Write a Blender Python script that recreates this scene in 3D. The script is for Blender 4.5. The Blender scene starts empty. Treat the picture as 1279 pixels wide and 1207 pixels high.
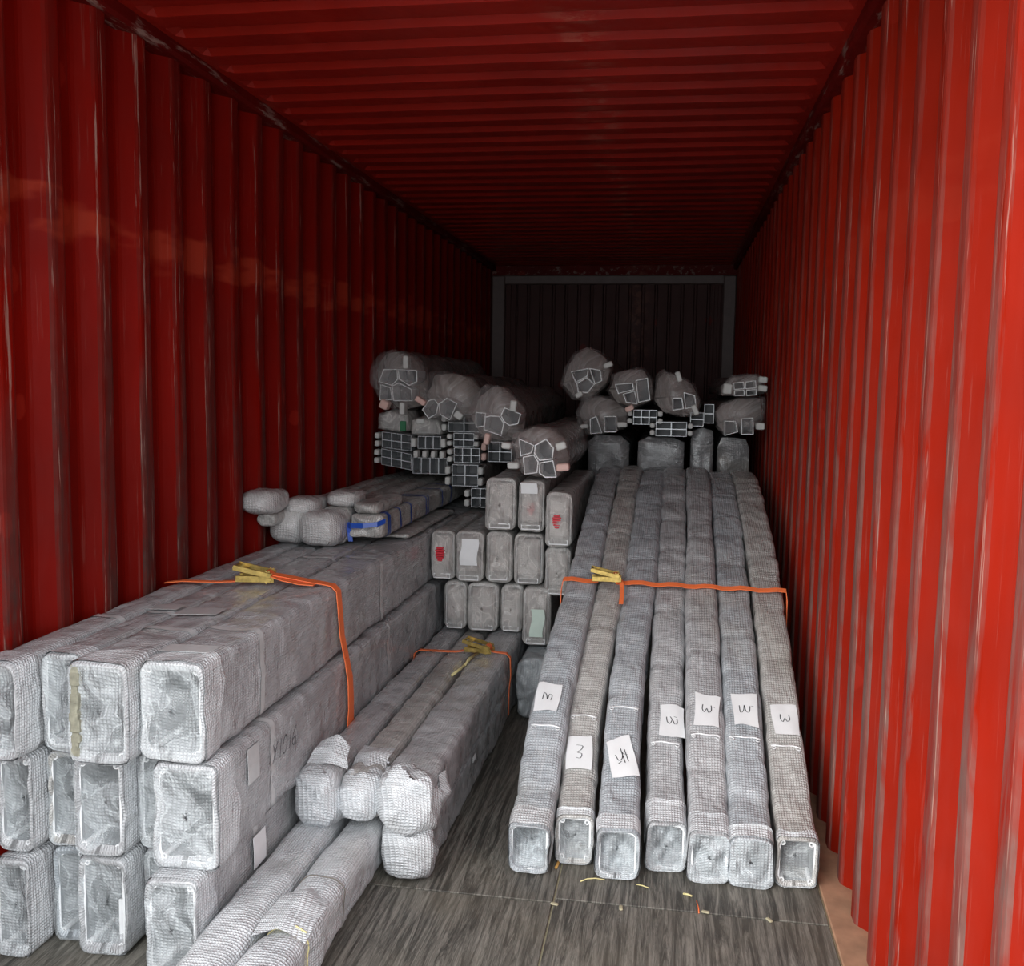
import bpy, math, random
import numpy as np
from mathutils import Vector, Matrix

# ---------------------------------------------------------------- camera, world, light
scene = bpy.context.scene
COL = scene.collection
CAM_H = 1.5614
cam_d = bpy.data.cameras.new('camera')
cam_d.sensor_width = 36.0
cam_d.lens = 1218.5 / 1279 * 36.0
cam_d.clip_start = 0.02
cam = bpy.data.objects.new('camera', cam_d)
COL.objects.link(cam)
PIT, YAW, ROLL = .0992, .1596, .0157
cy_, sy_, cp_, sp_ = math.cos(YAW), math.sin(YAW), math.cos(PIT), math.sin(PIT)
fw = Vector((-sy_ * cp_, cy_ * cp_, -sp_)); rt = Vector((cy_, sy_, 0)); up = rt.cross(fw)
r2 = rt * math.cos(ROLL) + up * math.sin(ROLL); u2 = -rt * math.sin(ROLL) + up * math.cos(ROLL)
M = Matrix((r2, u2, -fw)).transposed().to_4x4()
M.translation = Vector((0, 0, CAM_H))
cam.matrix_world = M
scene.camera = cam

world = bpy.data.worlds.new('overcast_sky'); scene.world = world
world.use_nodes = True
bg = world.node_tree.nodes['Background']
bg.inputs[0].default_value = (0.93, 0.97, 1.0, 1)
bg.inputs[1].default_value = 1.0
scene.view_settings.view_transform = 'Standard'
scene.view_settings.look = 'None'
scene.view_settings.exposure = 1.95
scene.view_settings.gamma = 1.0
scene.cycles.use_denoising = True
scene.cycles.max_bounces = 10
scene.cycles.diffuse_bounces = 6
scene.cycles.glossy_bounces = 3
scene.cycles.transparent_max_bounces = 16
scene.cycles.caustics_reflective = False
scene.cycles.caustics_refractive = False

XL, XR, YM, YB, ZC = -1.772, 0.578, 1.25, 9.65, 2.757
# the open doorway, given to the sampler as a portal for the sky light
pl = bpy.data.lights.new('doorway_portal', 'AREA'); pl.shape = 'RECTANGLE'
pl.size = XR - XL; pl.size_y = ZC; pl.cycles.is_portal = True
po = bpy.data.objects.new('doorway_portal', pl); COL.objects.link(po)
po.location = ((XL + XR) / 2, YM, ZC / 2); po.rotation_euler = (math.radians(90), 0, 0)

# hazy low sun behind and to the left of the viewer
sl = bpy.data.lights.new('hazy_sun', 'SUN'); sl.energy = .75; sl.angle = math.radians(50); sl.color = (1.0, .97, .93)
so = bpy.data.objects.new('hazy_sun', sl); COL.objects.link(so)
so.rotation_euler = (math.radians(66), 0, math.radians(-38))

# ---------------------------------------------------------------- materials
def nt(name):
    m = bpy.data.materials.new(name); m.use_nodes = True
    t = m.node_tree
    return m, t, t.nodes['Principled BSDF'], t.nodes['Material Output']

def N(t, kind, **kw):
    n = t.nodes.new(kind)
    for k, v in kw.items():
        if k.startswith('i_'):
            n.inputs[int(k[2:])].default_value = v
        else:
            setattr(n, k, v)
    return n

def L(t, a, b): t.links.new(a, b)

def math_n(t, op, a, b=None, c=None, clamp=False):
    n = t.nodes.new('ShaderNodeMath'); n.operation = op; n.use_clamp = clamp
    for i, v in enumerate((a, b, c)):
        if v is None: continue
        if isinstance(v, (int, float)): n.inputs[i].default_value = v
        else: L(t, v, n.inputs[i])
    return n.outputs[0]

def maprange(t, v, a, b, c=0.0, d=1.0):
    n = t.nodes.new('ShaderNodeMapRange')
    L(t, v, n.inputs[0])
    for i, x in enumerate((a, b, c, d)): n.inputs[i + 1].default_value = x
    return n.outputs[0]

def mixc(t, f, a, b):
    n = t.nodes.new('ShaderNodeMix'); n.data_type = 'RGBA'
    if isinstance(f, float): n.inputs[0].default_value = f
    else: L(t, f, n.inputs[0])
    for i, v in ((6, a), (7, b)):
        if isinstance(v, tuple): n.inputs[i].default_value = (*v, 1)
        else: L(t, v, n.inputs[i])
    return n.outputs[2]

def noise(t, vec, scale, detail=3, rough=.55, dist=0.0):
    n = N(t, 'ShaderNodeTexNoise'); n.inputs['Scale'].default_value = scale
    n.inputs['Detail'].default_value = detail; n.inputs['Roughness'].default_value = rough
    n.inputs['Distortion'].default_value = dist
    if vec is not None: L(t, vec, n.inputs['Vector'])
    return n.outputs[0]

def mapping(t, vec, scale=(1, 1, 1), loc=(0, 0, 0)):
    n = N(t, 'ShaderNodeMapping'); n.inputs['Scale'].default_value = scale
    n.inputs['Location'].default_value = loc
    L(t, vec, n.inputs['Vector']); return n.outputs[0]

def bubbles(t, pitch):
    """staggered rows of round bubbles from the sheet's own (metre) UVs -> 0..1"""
    uv = N(t, 'ShaderNodeUVMap').outputs[0]
    s = N(t, 'ShaderNodeSeparateXYZ'); L(t, uv, s.inputs[0])
    k = 2 * math.pi / pitch
    a = math_n(t, 'COSINE', math_n(t, 'MULTIPLY', s.outputs[0], k * .5))
    b = math_n(t, 'COSINE', math_n(t, 'MULTIPLY', s.outputs[1], k * .58))
    p = math_n(t, 'MULTIPLY', a, b)
    return maprange(t, math_n(t, 'ABSOLUTE', p), .12, .75), uv

def wrap_material(name, base, hi, pitch=.0105, rough=.28, bstr=.55, wrinkle=.62, dirt=(.36, .32, .25)):
    m, t, P, out = nt(name)
    b, uv = bubbles(t, pitch)
    geo = N(t, 'ShaderNodeNewGeometry').outputs['Position']
    big = noise(t, geo, 5.0, 3)
    w1 = noise(t, mapping(t, uv, (4, 9, 1)), 1.0, 3, .5, .8)
    w2 = noise(t, mapping(t, uv, (22, 16, 1)), 1.0, 2, .5, .4)
    crease = maprange(t, math_n(t, 'ABSOLUTE', math_n(t, 'SUBTRACT', w1, .5)), 0.0, .02, 1.0, 0.0)
    col = mixc(t, maprange(t, big, .35, .68), base, hi)
    col = mixc(t, math_n(t, 'MULTIPLY', b, maprange(t, noise(t, geo, 9.0, 2), .35, .65, .2, .62)), col, tuple(min(1, c * 1.45 + .04) for c in base))  # paler bubbles: specular sparkle put into the colour
    col = mixc(t, math_n(t, 'MULTIPLY', maprange(t, noise(t, geo, 2.3, 4), .56, .75), .35), col, dirt)
    col = mixc(t, math_n(t, 'MULTIPLY', crease, .22), col, (.8, .8, .8))  # whitish streaks along creases, film highlights painted into the colour
    vf = N(t, 'ShaderNodeTexVoronoi'); vf.inputs['Scale'].default_value = 1.0
    L(t, mapping(t, uv, (9, 13, 1)), vf.inputs['Vector'])
    L(t, col, P.inputs['Base Color'])
    P.inputs['Roughness'].default_value = rough
    L(t, maprange(t, w2, .3, .7, rough - .1, rough + .18), P.inputs['Roughness'])
    P.inputs['Specular IOR Level'].default_value = .6
    P.inputs['Coat Weight'].default_value = .35
    P.inputs['Coat Roughness'].default_value = .16
    h = math_n(t, 'ADD', math_n(t, 'MULTIPLY', b, .0022 * bstr / .55),
               math_n(t, 'ADD', math_n(t, 'MULTIPLY', w1, .05 * wrinkle), math_n(t, 'ADD', math_n(t, 'MULTIPLY', w2, .016 * wrinkle), math_n(t, 'MULTIPLY', vf.outputs[0], .018 * wrinkle))))
    bp = N(t, 'ShaderNodeBump'); bp.inputs['Strength'].default_value = .8
    bp.inputs['Distance'].default_value = 1.0
    L(t, h, bp.inputs['Height']); L(t, bp.outputs[0], P.inputs['Normal'])
    return m

def film_material(name, tint, op_lo, op_hi, pitch=.0105, rough=.16, bub=.3):
    m, t, P, out = nt(name)
    b, uv = bubbles(t, pitch)
    w = noise(t, mapping(t, uv, (11, 8, 1)), 1.0, 2, .45, 1.0)
    w2 = noise(t, mapping(t, uv, (38, 30, 1)), 1.0, 2, .5, .5)
    crease = maprange(t, math_n(t, 'ABSOLUTE', math_n(t, 'SUBTRACT', w, .5)), 0.0, .022, 1.0, 0.0)
    P.inputs['Base Color'].default_value = (*tint, 1)
    P.inputs['Roughness'].default_value = rough
    P.inputs['Specular IOR Level'].default_value = .7
    vf = N(t, 'ShaderNodeTexVoronoi'); vf.inputs['Scale'].default_value = 1.0
    L(t, mapping(t, uv, (24, 18, 1)), vf.inputs['Vector'])
    h = math_n(t, 'ADD', math_n(t, 'MULTIPLY', b, .002), math_n(t, 'ADD', math_n(t, 'MULTIPLY', w, .030), math_n(t, 'ADD', math_n(t, 'MULTIPLY', vf.outputs[0], .012), math_n(t, 'MULTIPLY', w2, .006))))
    bp = N(t, 'ShaderNodeBump'); bp.inputs['Strength'].default_value = .9; bp.inputs['Distance'].default_value = 1.0
    L(t, h, bp.inputs['Height']); L(t, bp.outputs[0], P.inputs['Normal'])
    tr = N(t, 'ShaderNodeBsdfTransparent')
    mx = N(t, 'ShaderNodeMixShader')
    f = math_n(t, 'ADD', maprange(t, w, .3, .7, op_lo, op_hi), math_n(t, 'ADD', math_n(t, 'MULTIPLY', b, bub * .5), math_n(t, 'MULTIPLY', crease, .22)), clamp=True)
    L(t, f, mx.inputs[0]); L(t, tr.outputs[0], mx.inputs[1]); L(t, P.outputs[0], mx.inputs[2])
    L(t, mx.outputs[0], out.inputs[0])
    return m

def plain(name, col, rough=.5, metal=0.0, spec=.5, nz=0.0, nscale=40):
    m, t, P, out = nt(name)
    P.inputs['Roughness'].default_value = rough; P.inputs['Metallic'].default_value = metal
    P.inputs['Specular IOR Level'].default_value = spec
    geo = N(t, 'ShaderNodeNewGeometry').outputs['Position']
    n = noise(t, geo, nscale, 3)
    L(t, mixc(t, n, tuple(c * (1 - nz) for c in col), tuple(min(1, c * (1 + nz)) for c in col)), P.inputs['Base Color'])
    return m

def wall_material(name, vert=True, base=(.25, .0060, .0018), dark=(.11, .07, .06), pale=(.25, .19, .165), rub_amt=.78, spec=.07, rgh=(.42, .62), rail=False):
    m, t, P, out = nt(name)
    pos = N(t, 'ShaderNodeNewGeometry').outputs['Position']
    sep = N(t, 'ShaderNodeSeparateXYZ'); L(t, pos, sep.inputs[0])
    att = N(t, 'ShaderNodeAttribute'); att.attribute_name = 'rub'
    big = noise(t, pos, 1.3, 4, .6)
    col = mixc(t, maprange(t, big, .3, .7), tuple(c * .78 for c in base), tuple(c * 1.2 for c in base))
    # paint touch-ups, a little pinker
    v = N(t, 'ShaderNodeTexVoronoi'); v.inputs['Scale'].default_value = 2.6
    L(t, mapping(t, pos, (1, 1.6, 1.1)), v.inputs['Vector'])
    patch = maprange(t, math_n(t, 'ADD', v.outputs[0], math_n(t, 'MULTIPLY', noise(t, pos, 30, 2), .08)), .17, .15)
    col = mixc(t, math_n(t, 'MULTIPLY', patch, .3), col, (.34, .022, .012))
    if vert:
        # the proud ridges are rubbed by years of cargo, most of all up to chest height
        rubn = noise(t, mapping(t, pos, (9, 14, 1.7)), 1.0, 5, .65, .6)
        bandn = noise(t, mapping(t, pos, (1, 3.5, 6)), 1.0, 3, .6)
        bz = math_n(t, 'ABSOLUTE', math_n(t, 'ADD', sep.outputs[2], math_n(t, 'MULTIPLY', bandn, .22)))
        bz = math_n(t, 'ABSOLUTE', math_n(t, 'SUBTRACT', bz, 2.14))
        band = math_n(t, 'MULTIPLY', maprange(t, bz, .075, .055), maprange(t, noise(t, mapping(t, pos, (1, 5, 9)), 1.0, 3), .42, .55))
        col = mixc(t, math_n(t, 'MULTIPLY', band, .40 if rub_amt > .8 else .10), col, (.36, .045, .02))
        low = maprange(t, sep.outputs[2], 2.3, .9, .25, 1.0)
        rub = math_n(t, 'MULTIPLY', math_n(t, 'MULTIPLY', att.outputs['Fac'], low), maprange(t, rubn, .36, .6), clamp=True)
        dirty = mixc(t, noise(t, pos, 18, 3), dark, pale)
        col = mixc(t, math_n(t, 'MULTIPLY', rub, rub_amt), col, dirty)
        scr = noise(t, mapping(t, pos, (60, 70, 2.2)), 1.0, 4, .7)
        edge = math_n(t, 'MULTIPLY', maprange(t, scr, .60, .66), math_n(t, 'ADD', math_n(t, 'MULTIPLY', att.outputs['Fac'], .75), .05), clamp=True)
        col = mixc(t, math_n(t, 'MULTIPLY', edge, .6), col, (.42, .29, .24))
    else:
        scr = noise(t, mapping(t, pos, (3.0, 26, 26)), 1.0, 4, .7)
        ctr = maprange(t, math_n(t, 'ABSOLUTE', math_n(t, 'ADD', sep.outputs[0], .34)), .0, .14, 1.0, 0.0)
        f = math_n(t, 'MULTIPLY', maprange(t, noise(t, mapping(t, pos, (9, 30, 9)), 1.0, 4, .7), .50, .62), ctr)
        col = mixc(t, math_n(t, 'MULTIPLY', f, .35), col, (.4, .17, .12))
        v2 = N(t, 'ShaderNodeTexVoronoi'); v2.inputs['Scale'].default_value = 1.15
        L(t, mapping(t, pos, (1, .7, 1), (.37, .2, 0)), v2.inputs['Vector'])
        sp = maprange(t, math_n(t, 'ADD', v2.outputs[0], math_n(t, 'MULTIPLY', noise(t, pos, 40, 3), .10)), .115, .10)
        col = mixc(t, math_n(t, 'MULTIPLY', sp, .6), col, (.45, .33, .27))
    if rail:
        rn = noise(t, mapping(t, pos, (20, 3.5, 25)), 1.0, 5, .7)
        col = mixc(t, math_n(t, 'MULTIPLY', maprange(t, rn, .55, .63), .7), col, (.30, .21, .18))
    L(t, col, P.inputs['Base Color'])
    L(t, maprange(t, noise(t, pos, 9, 3), .3, .7, rgh[0], rgh[1]), P.inputs['Roughness'])
    P.inputs['Specular IOR Level'].default_value = spec
    bp = N(t, 'ShaderNodeBump'); bp.inputs['Strength'].default_value = .35; bp.inputs['Distance'].default_value = .02
    L(t, noise(t, mapping(t, pos, (3, 3, 1.2)), 2.0, 3), bp.inputs['Height']); L(t, bp.outputs[0], P.inputs['Normal'])
    return m

def wood_material(name):
    m, t, P, out = nt(name)
    pos = N(t, 'ShaderNodeNewGeometry').outputs['Position']
    rnd = N(t, 'ShaderNodeObjectInfo').outputs['Random']
    off = N(t, 'ShaderNodeVectorMath'); off.operation = 'ADD'
    cmb = N(t, 'ShaderNodeCombineXYZ'); L(t, math_n(t, 'MULTIPLY', rnd, 9.0), cmb.inputs[0]); L(t, math_n(t, 'MULTIPLY', rnd, 5.0), cmb.inputs[1])
    L(t, pos, off.inputs[0]); L(t, cmb.outputs[0], off.inputs[1]); p = off.outputs[0]
    grain = noise(t, mapping(t, p, (42, 2.2, 1)), 1.0, 7, .78, 1.3)
    fine = noise(t, mapping(t, p, (150, 11, 1)), 1.0, 4, .75, 1.5)
    wear = noise(t, p, 2.2, 4, .6)
    col = mixc(t, maprange(t, grain, .42, .60), (.050, .047, .040), (.255, .24, .208))
    col = mixc(t, math_n(t, 'MULTIPLY', maprange(t, fine, .45, .62), .5), col, (.045, .042, .036))
    col = mixc(t, math_n(t, 'MULTIPLY', maprange(t, wear, .45, .75), .45), col, (.20, .175, .13))
    spk = noise(t, p, 26, 4, .7)
    col = mixc(t, math_n(t, 'MULTIPLY', maprange(t, spk, .70, .76), .7), col, (.42, .38, .32))
    sc = noise(t, mapping(t, p, (45, 3, 1), (3, 1, 0)), 1.0, 3, .6, 2.0)
    col = mixc(t, math_n(t, 'MULTIPLY', maprange(t, sc, .69, .73), .5), col, (.4, .37, .31))
    L(t, col, P.inputs['Base Color'])
    P.inputs['Roughness'].default_value = .62
    bp = N(t, 'ShaderNodeBump'); bp.inputs['Strength'].default_value = .5; bp.inputs['Distance'].default_value = .004
    L(t, grain, bp.inputs['Height']); L(t, bp.outputs[0], P.inputs['Normal'])
    return m

MAT = dict(
    wall=wall_material('red_corrugated_paint', base=(.245, .0100, .0026), dark=(.09, .06, .05), pale=(.20, .155, .135)),
    wall_l=wall_material('red_corrugated_paint_grimy_shaded', base=(.165, .0034, .0013), dark=(.028, .014, .012), pale=(.085, .055, .048), rub_amt=.85),  # base darkened for weaker light on the left wall; darker rub is grime
    roof=wall_material('red_roof_paint', vert=False, base=(.27, .0110, .0055), spec=.30, rgh=(.30, .46)),
    rail=wall_material('red_rail_paint', vert=False, base=(.11, .005, .004), rail=True),
    back=wall_material('dull_end_wall_paint', vert=False, base=(.095, .048, .045)),
    post=plain('dull_frame_paint', (.13, .085, .078), .5, nz=.3, nscale=12),
    wood=wood_material('worn_plywood'),
    seam=plain('dusty_joint_sand', (.40, .36, .24), .9, nz=.4, nscale=60),
    sill=plain('dusty_tan_sill', (.36, .20, .12), .8, nz=.45, nscale=16),
    ground=plain('concrete_yard', (.42, .41, .39), .9, nz=.15, nscale=3),
    wrap=wrap_material('bubble_wrap_over_grey', (.36, .363, .375), (.46, .465, .475)),
    wrap_cool=wrap_material('bubble_wrap_bluish', (.335, .36, .385), (.425, .45, .475)),
    wrap_warm=wrap_material('bubble_wrap_warm', (.37, .36, .345), (.47, .458, .44)),
    wrap_pale=wrap_material('bubble_wrap_thick_pale', (.52, .535, .555), (.66, .675, .69), bstr=.8),
    wrap_puff=wrap_material('bubble_wrap_puffed', (.46, .45, .45), (.62, .61, .60), bstr=.8),
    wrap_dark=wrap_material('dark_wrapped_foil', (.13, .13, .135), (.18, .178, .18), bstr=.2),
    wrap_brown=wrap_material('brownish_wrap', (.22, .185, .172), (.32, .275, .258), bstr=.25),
    film=film_material('clear_bubble_film', (.80, .84, .86), .13, .50, bub=.14),
    film_thick=film_material('thick_bubble_film', (.70, .75, .78), .30, .70, bub=.2),
    film_plain=film_material('glossy_stretch_film', (.82, .79, .76), .36, .70, bub=.04, rough=.08),
    film_dim=film_material('thin_stretch_film', (.72, .66, .65), .04, .26, bub=.05, rough=.12),
    alu=plain('pale_aluminium', (.50, .52, .54), .38, .35, nz=.1),
    alu_rim=plain('white_cut_aluminium', (.86, .87, .88), .4, .1, nz=.05),
    alu_dark=plain('shaded_profile_inside', (.12, .12, .125), .55, .2, nz=.2),  # dark colour paints in the unlit depth of hollow chambers and slots
    orange=plain('orange_webbing', (1.0, .20, .06), .6, nz=.12, nscale=160),
    gold=plain('yellow_zinc_steel', (.46, .33, .10), .36, .8, nz=.8, nscale=70),
    paper=plain('white_paper', (.80, .81, .82), .7, nz=.05, nscale=30),
    paper_green=plain('pale_green_paper', (.62, .74, .66), .7, nz=.08, nscale=30),
    ink=plain('black_ink', (.03, .03, .035), .6),
    blue=plain('blue_tape', (.015, .075, .42), .35, nz=.1),
    red=plain('red_cap_plastic', (.62, .03, .05), .4, nz=.15),
    straw=plain('pale_straw_string', (.70, .62, .30), .7, nz=.2),
    tape=plain('clear_tape', (.55, .56, .56), .18, nz=.15, spec=.8),
    white=plain('white_foam', (.62, .62, .60), .6, nz=.12),
    pink=plain('pink_foam', (.78, .52, .46), .6, nz=.1),
    green=plain('green_label', (.02, .17, .07), .5, nz=.15),
)

# ---------------------------------------------------------------- mesh helpers
def mesh_obj(name, verts, faces, mat, parent=None, smooth=True, uvs=None, mats=None, fmat=None, rub=None):
    me = bpy.data.meshes.new(name)
    me.from_pydata([tuple(map(float, v)) for v in verts], [], faces)
    for m_ in (mats or [mat]): me.materials.append(MAT[m_] if isinstance(m_, str) else m_)
    if fmat is not None: me.polygons.foreach_set('material_index', fmat)
    me.polygons.foreach_set('use_smooth', [smooth] * len(faces))
    if uvs is not None:
        lay = me.uv_layers.new(name='UVMap')
        uv = np.asarray(uvs, dtype=np.float32).reshape(-1, 2)
        idx = np.empty(len(me.loops), dtype=np.int32); me.loops.foreach_get('vertex_index', idx)
        lay.data.foreach_set('uv', uv[idx].ravel())
    if rub is not None:
        a = me.attributes.new('rub', 'FLOAT', 'FACE'); a.data.foreach_set('value', rub)
    me.update()
    o = bpy.data.objects.new(name, me); COL.objects.link(o)
    if parent is not None: o.parent = parent
    return o

def empty(name, loc, label=None, cat=None, group=None, kind=None):
    o = bpy.data.objects.new(name, None); COL.objects.link(o); o.location = loc
    o.empty_display_size = .1
    if label: o['label'] = label
    if cat: o['category'] = cat
    if group: o['group'] = group
    if kind: o['kind'] = kind
    return o

def tag(o, label=None, cat=None, group=None, kind=None):
    for k, v in (('label', label), ('category', cat), ('group', group), ('kind', kind)):
        if v: o[k] = v
    return o

def localise(root):
    """children are modelled in world metres; shift them under the empty at the thing's base"""
    off = Vector(root.location)
    def sh(o):
        for c in o.children:
            if c.data is not None and c.data.users == 1:
                c.data.transform(Matrix.Translation(-off))
            sh(c)
    sh(root)

class MB:
    def __init__(s): s.v = []; s.f = []; s.m = []; s.uv = []
    def add(s, vs, fs, mi=0):
        b = len(s.v); s.v += [tuple(x) for x in vs]
        s.f += [tuple(i + b for i in f) for f in fs]; s.m += [mi] * len(fs)
    def box(s, a, b, mi=0, bev=0.0, mat=None):
        x0, y0, z0 = a; x1, y1, z1 = b
        if bev <= 0:
            vs = [(x0, y0, z0), (x1, y0, z0), (x1, y1, z0), (x0, y1, z0), (x0, y0, z1), (x1, y0, z1), (x1, y1, z1), (x0, y1, z1)]
            fs = [(0, 3, 2, 1), (4, 5, 6, 7), (0, 1, 5, 4), (1, 2, 6, 5), (2, 3, 7, 6), (3, 0, 4, 7)]
        else:
            vs = []; e = bev
            for zz, ins in ((z0, e), (z0 + e, 0), (z1 - e, 0), (z1, e)):
                X0, X1, Y0, Y1 = x0 + ins, x1 - ins, y0 + ins, y1 - ins
                c = e * .5 if ins == 0 else 0
                vs += [(X0 + e, Y0, zz), (X1 - e, Y0, zz), (X1, Y0 + e, zz), (X1, Y1 - e, zz), (X1 - e, Y1, zz), (X0 + e, Y1, zz), (X0, Y1 - e, zz), (X0, Y0 + e, zz)]
            fs = [tuple(range(7, -1, -1)), tuple(range(24, 32))]
            for k in range(3):
                for i in range(8):
                    j = (i + 1) % 8
                    fs.append((k * 8 + i, k * 8 + j, k * 8 + 8 + j, k * 8 + 8 + i))
        if mat is not None: vs = [tuple(mat @ Vector(v)) for v in vs]
        s.add(vs, fs, mi)
    def tube(s, p0, p1, r, n=10, mi=0, r1=None):
        p0 = Vector(p0); p1 = Vector(p1); d = (p1 - p0).normalized()
        a = d.orthogonal().normalized(); b = d.cross(a); vs = []
        for p, rr in ((p0, r), (p1, r1 or r)):
            vs += [p + a * (rr * math.cos(2 * math.pi * i / n)) + b * (rr * math.sin(2 * math.pi * i / n)) for i in range(n)]
        fs = [(i, (i + 1) % n, n + (i + 1) % n, n + i) for i in range(n)]
        fs += [tuple(range(n - 1, -1, -1)), tuple(range(n, 2 * n))]
        s.add(vs, fs, mi)
    def path_tube(s, pts, r, n=6, mi=0):
        pts = [Vector(p) for p in pts]; vs = []
        for i, p in enumerate(pts):
            d = (pts[min(i + 1, len(pts) - 1)] - pts[max(i - 1, 0)]).normalized()
            a = d.cross(Vector((0, 0, 1)))
            a = a.normalized() if a.length > .05 else Vector((1, 0, 0))
            b = d.cross(a)
            vs += [p + a * (r * math.cos(2 * math.pi * k / n)) + b * (r * math.sin(2 * math.pi * k / n)) for k in range(n)]
        fs = [(i * n + k, i * n + (k + 1) % n, (i + 1) * n + (k + 1) % n, (i + 1) * n + k) for i in range(len(pts) - 1) for k in range(n)]
        fs += [tuple(range(n - 1, -1, -1)), tuple(range((len(pts) - 1) * n, len(pts) * n))]
        s.add(vs, fs, mi)
    def build(s, name, mats, parent=None, smooth=False):
        mats = mats if isinstance(mats, list) else [mats]
        return mesh_obj(name, s.v, s.f, None, parent, smooth, mats=mats, fmat=s.m)

def loft(rings, closed=True, cap0=False, cap1=False, u0=0.0):
    """rings: (R,M,3) array -> verts, faces, uvs in metres"""
    R, Mn, _ = rings.shape
    v = rings.reshape(-1, 3)
    fs = []
    mm = Mn if closed else Mn - 1
    for i in range(R - 1):
        for j in range(mm):
            k = (j + 1) % Mn
            fs.append((i * Mn + j, i * Mn + k, (i + 1) * Mn + k, (i + 1) * Mn + j))
    cen = rings.mean(axis=1)
    du = np.r_[0, np.cumsum(np.linalg.norm(np.diff(cen, axis=0), axis=1))] + u0
    ref = rings[R // 2]
    dv = np.r_[0, np.cumsum(np.linalg.norm(np.diff(ref, axis=0), axis=1))]
    uv = np.stack(np.broadcast_arrays(du[:, None], dv[None, :]), -1).reshape(-1, 2)
    vl = [tuple(x) for x in v]; uvl = [tuple(x) for x in uv]
    for flag, ri in ((cap0, 0), (cap1, R - 1)):
        if flag:
            c = rings[ri].mean(axis=0); ci = len(vl); vl.append(tuple(c)); uvl.append((du[ri], dv[Mn // 2]))
            for j in range(mm):
                k = (j + 1) % Mn
                fs.append((ci, ri * Mn + k, ri * Mn + j) if ri == 0 else (ci, ri * Mn + j, ri * Mn + k))
    return vl, fs, uvl

def rsect(w, h, r, n):
    """n points round a rounded rectangle, even by perimeter, starting mid-bottom"""
    r = min(r, w / 2 - 1e-4, h / 2 - 1e-4)
    P = []
    for cx, cz, a0 in ((w / 2 - r, -h / 2 + r, -90), (w / 2 - r, h / 2 - r, 0), (-w / 2 + r, h / 2 - r, 90), (-w / 2 + r, -h / 2 + r, 180)):
        for k in range(9):
            a = math.radians(a0 + 90 * k / 8); P.append((cx + r * math.cos(a), cz + r * math.sin(a)))
    P = [(0, -h / 2)] + P + [(0, -h / 2)]
    P = np.array(P); d = np.r_[0, np.cumsum(np.linalg.norm(np.diff(P, axis=0), axis=1))]
    s = np.linspace(0, d[-1], n, endpoint=False)
    return np.stack([np.interp(s, d, P[:, 0]), np.interp(s, d, P[:, 1])], -1)

class SN:
    """smooth sum-of-sines noise"""
    def __init__(s, seed, f=6.0, k=7):
        r = np.random.RandomState(seed)
        s.w = r.normal(0, f, (k, 3)); s.p = r.uniform(0, 6.28, k); s.a = r.uniform(.5, 1, k); s.n = k
    def __call__(s, P):
        P = np.asarray(P); o = 0
        for i in range(s.n): o = o + s.a[i] * np.sin(P @ s.w[i] + s.p[i])
        return o / (s.n ** .5)

def catmull(ctrl, ds):
    c = np.array(ctrl, float)
    c = np.vstack([2 * c[0] - c[1], c, 2 * c[-1] - c[-2]])
    out = []
    for i in range(1, len(c) - 2):
        n = max(2, int(np.linalg.norm(c[i + 1] - c[i]) / ds))
        for k in range(n):
            t = k / n
            out.append(.5 * ((2 * c[i]) + (-c[i - 1] + c[i + 1]) * t + (2 * c[i - 1] - 5 * c[i] + 4 * c[i + 1] - c[i + 2]) * t * t + (-c[i - 1] + 3 * c[i] - 3 * c[i + 1] + c[i + 2]) * t ** 3))
    out.append(c[-2])
    return np.array(out)

def sleeve_rings(path, w, h, r, n, seed, amp=.004, cinch=None, bulge=0.0, wfun=None):
    """rings stay upright (bundles all run down the container)"""
    rs = np.random.RandomState(seed)
    d = np.r_[0, np.cumsum(np.linalg.norm(np.diff(path, axis=0), axis=1))]
    sec = rsect(w, h, r, n)
    nrm = sec / (np.linalg.norm(sec, axis=1)[:, None] + 1e-9)
    R = len(path)
    rings = np.zeros((R, n, 3))
    t = np.gradient(path, axis=0); t /= np.linalg.norm(t, axis=1)[:, None] + 1e-9
    side = np.stack([t[:, 1], -t[:, 0], np.zeros(R)], -1); side /= np.linalg.norm(side, axis=1)[:, None] + 1e-9
    n1 = SN(seed, 5.0); n2 = SN(seed + 1, 22.0, 9); n3 = SN(seed + 2, 55.0, 9)
    for i in range(R):
        k = 1.0 if wfun is None else wfun(d[i])
        sx = sec[:, 0] * k; sz = sec[:, 1] * k
        q = np.stack([np.full(n, d[i]) * 1.0, sec[:, 0] * 2.2, sec[:, 1] * 2.2], -1)
        q2 = np.stack([np.full(n, d[i]) * .8, sec[:, 0], sec[:, 1]], -1)
        dd = amp * n1(q) + amp * .55 * n2(q2) + amp * .22 * n3(q2)
        # slanting folds of slack plastic
        fold = np.sin(d[i] * 19 + sec[:, 1] * 34 + sec[:, 0] * 21 + 2.5 * n1(q))
        dd += amp * .7 * np.maximum(0, fold) ** 6
        if cinch:
            for (c0, dep, wd) in cinch:
                dd -= dep * math.exp(-((d[i] - c0) / wd) ** 2)
        if bulge: dd += bulge * (1 - np.abs(sec[:, 0]) / (w / 2)) * (np.abs(sec[:, 1]) > h * .4)
        sx = sx + nrm[:, 0] * dd; sz = sz + nrm[:, 1] * dd
        rings[i] = path[i] + side[i] * sx[:, None]
        rings[i, :, 2] += sz
    return rings, d

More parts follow.
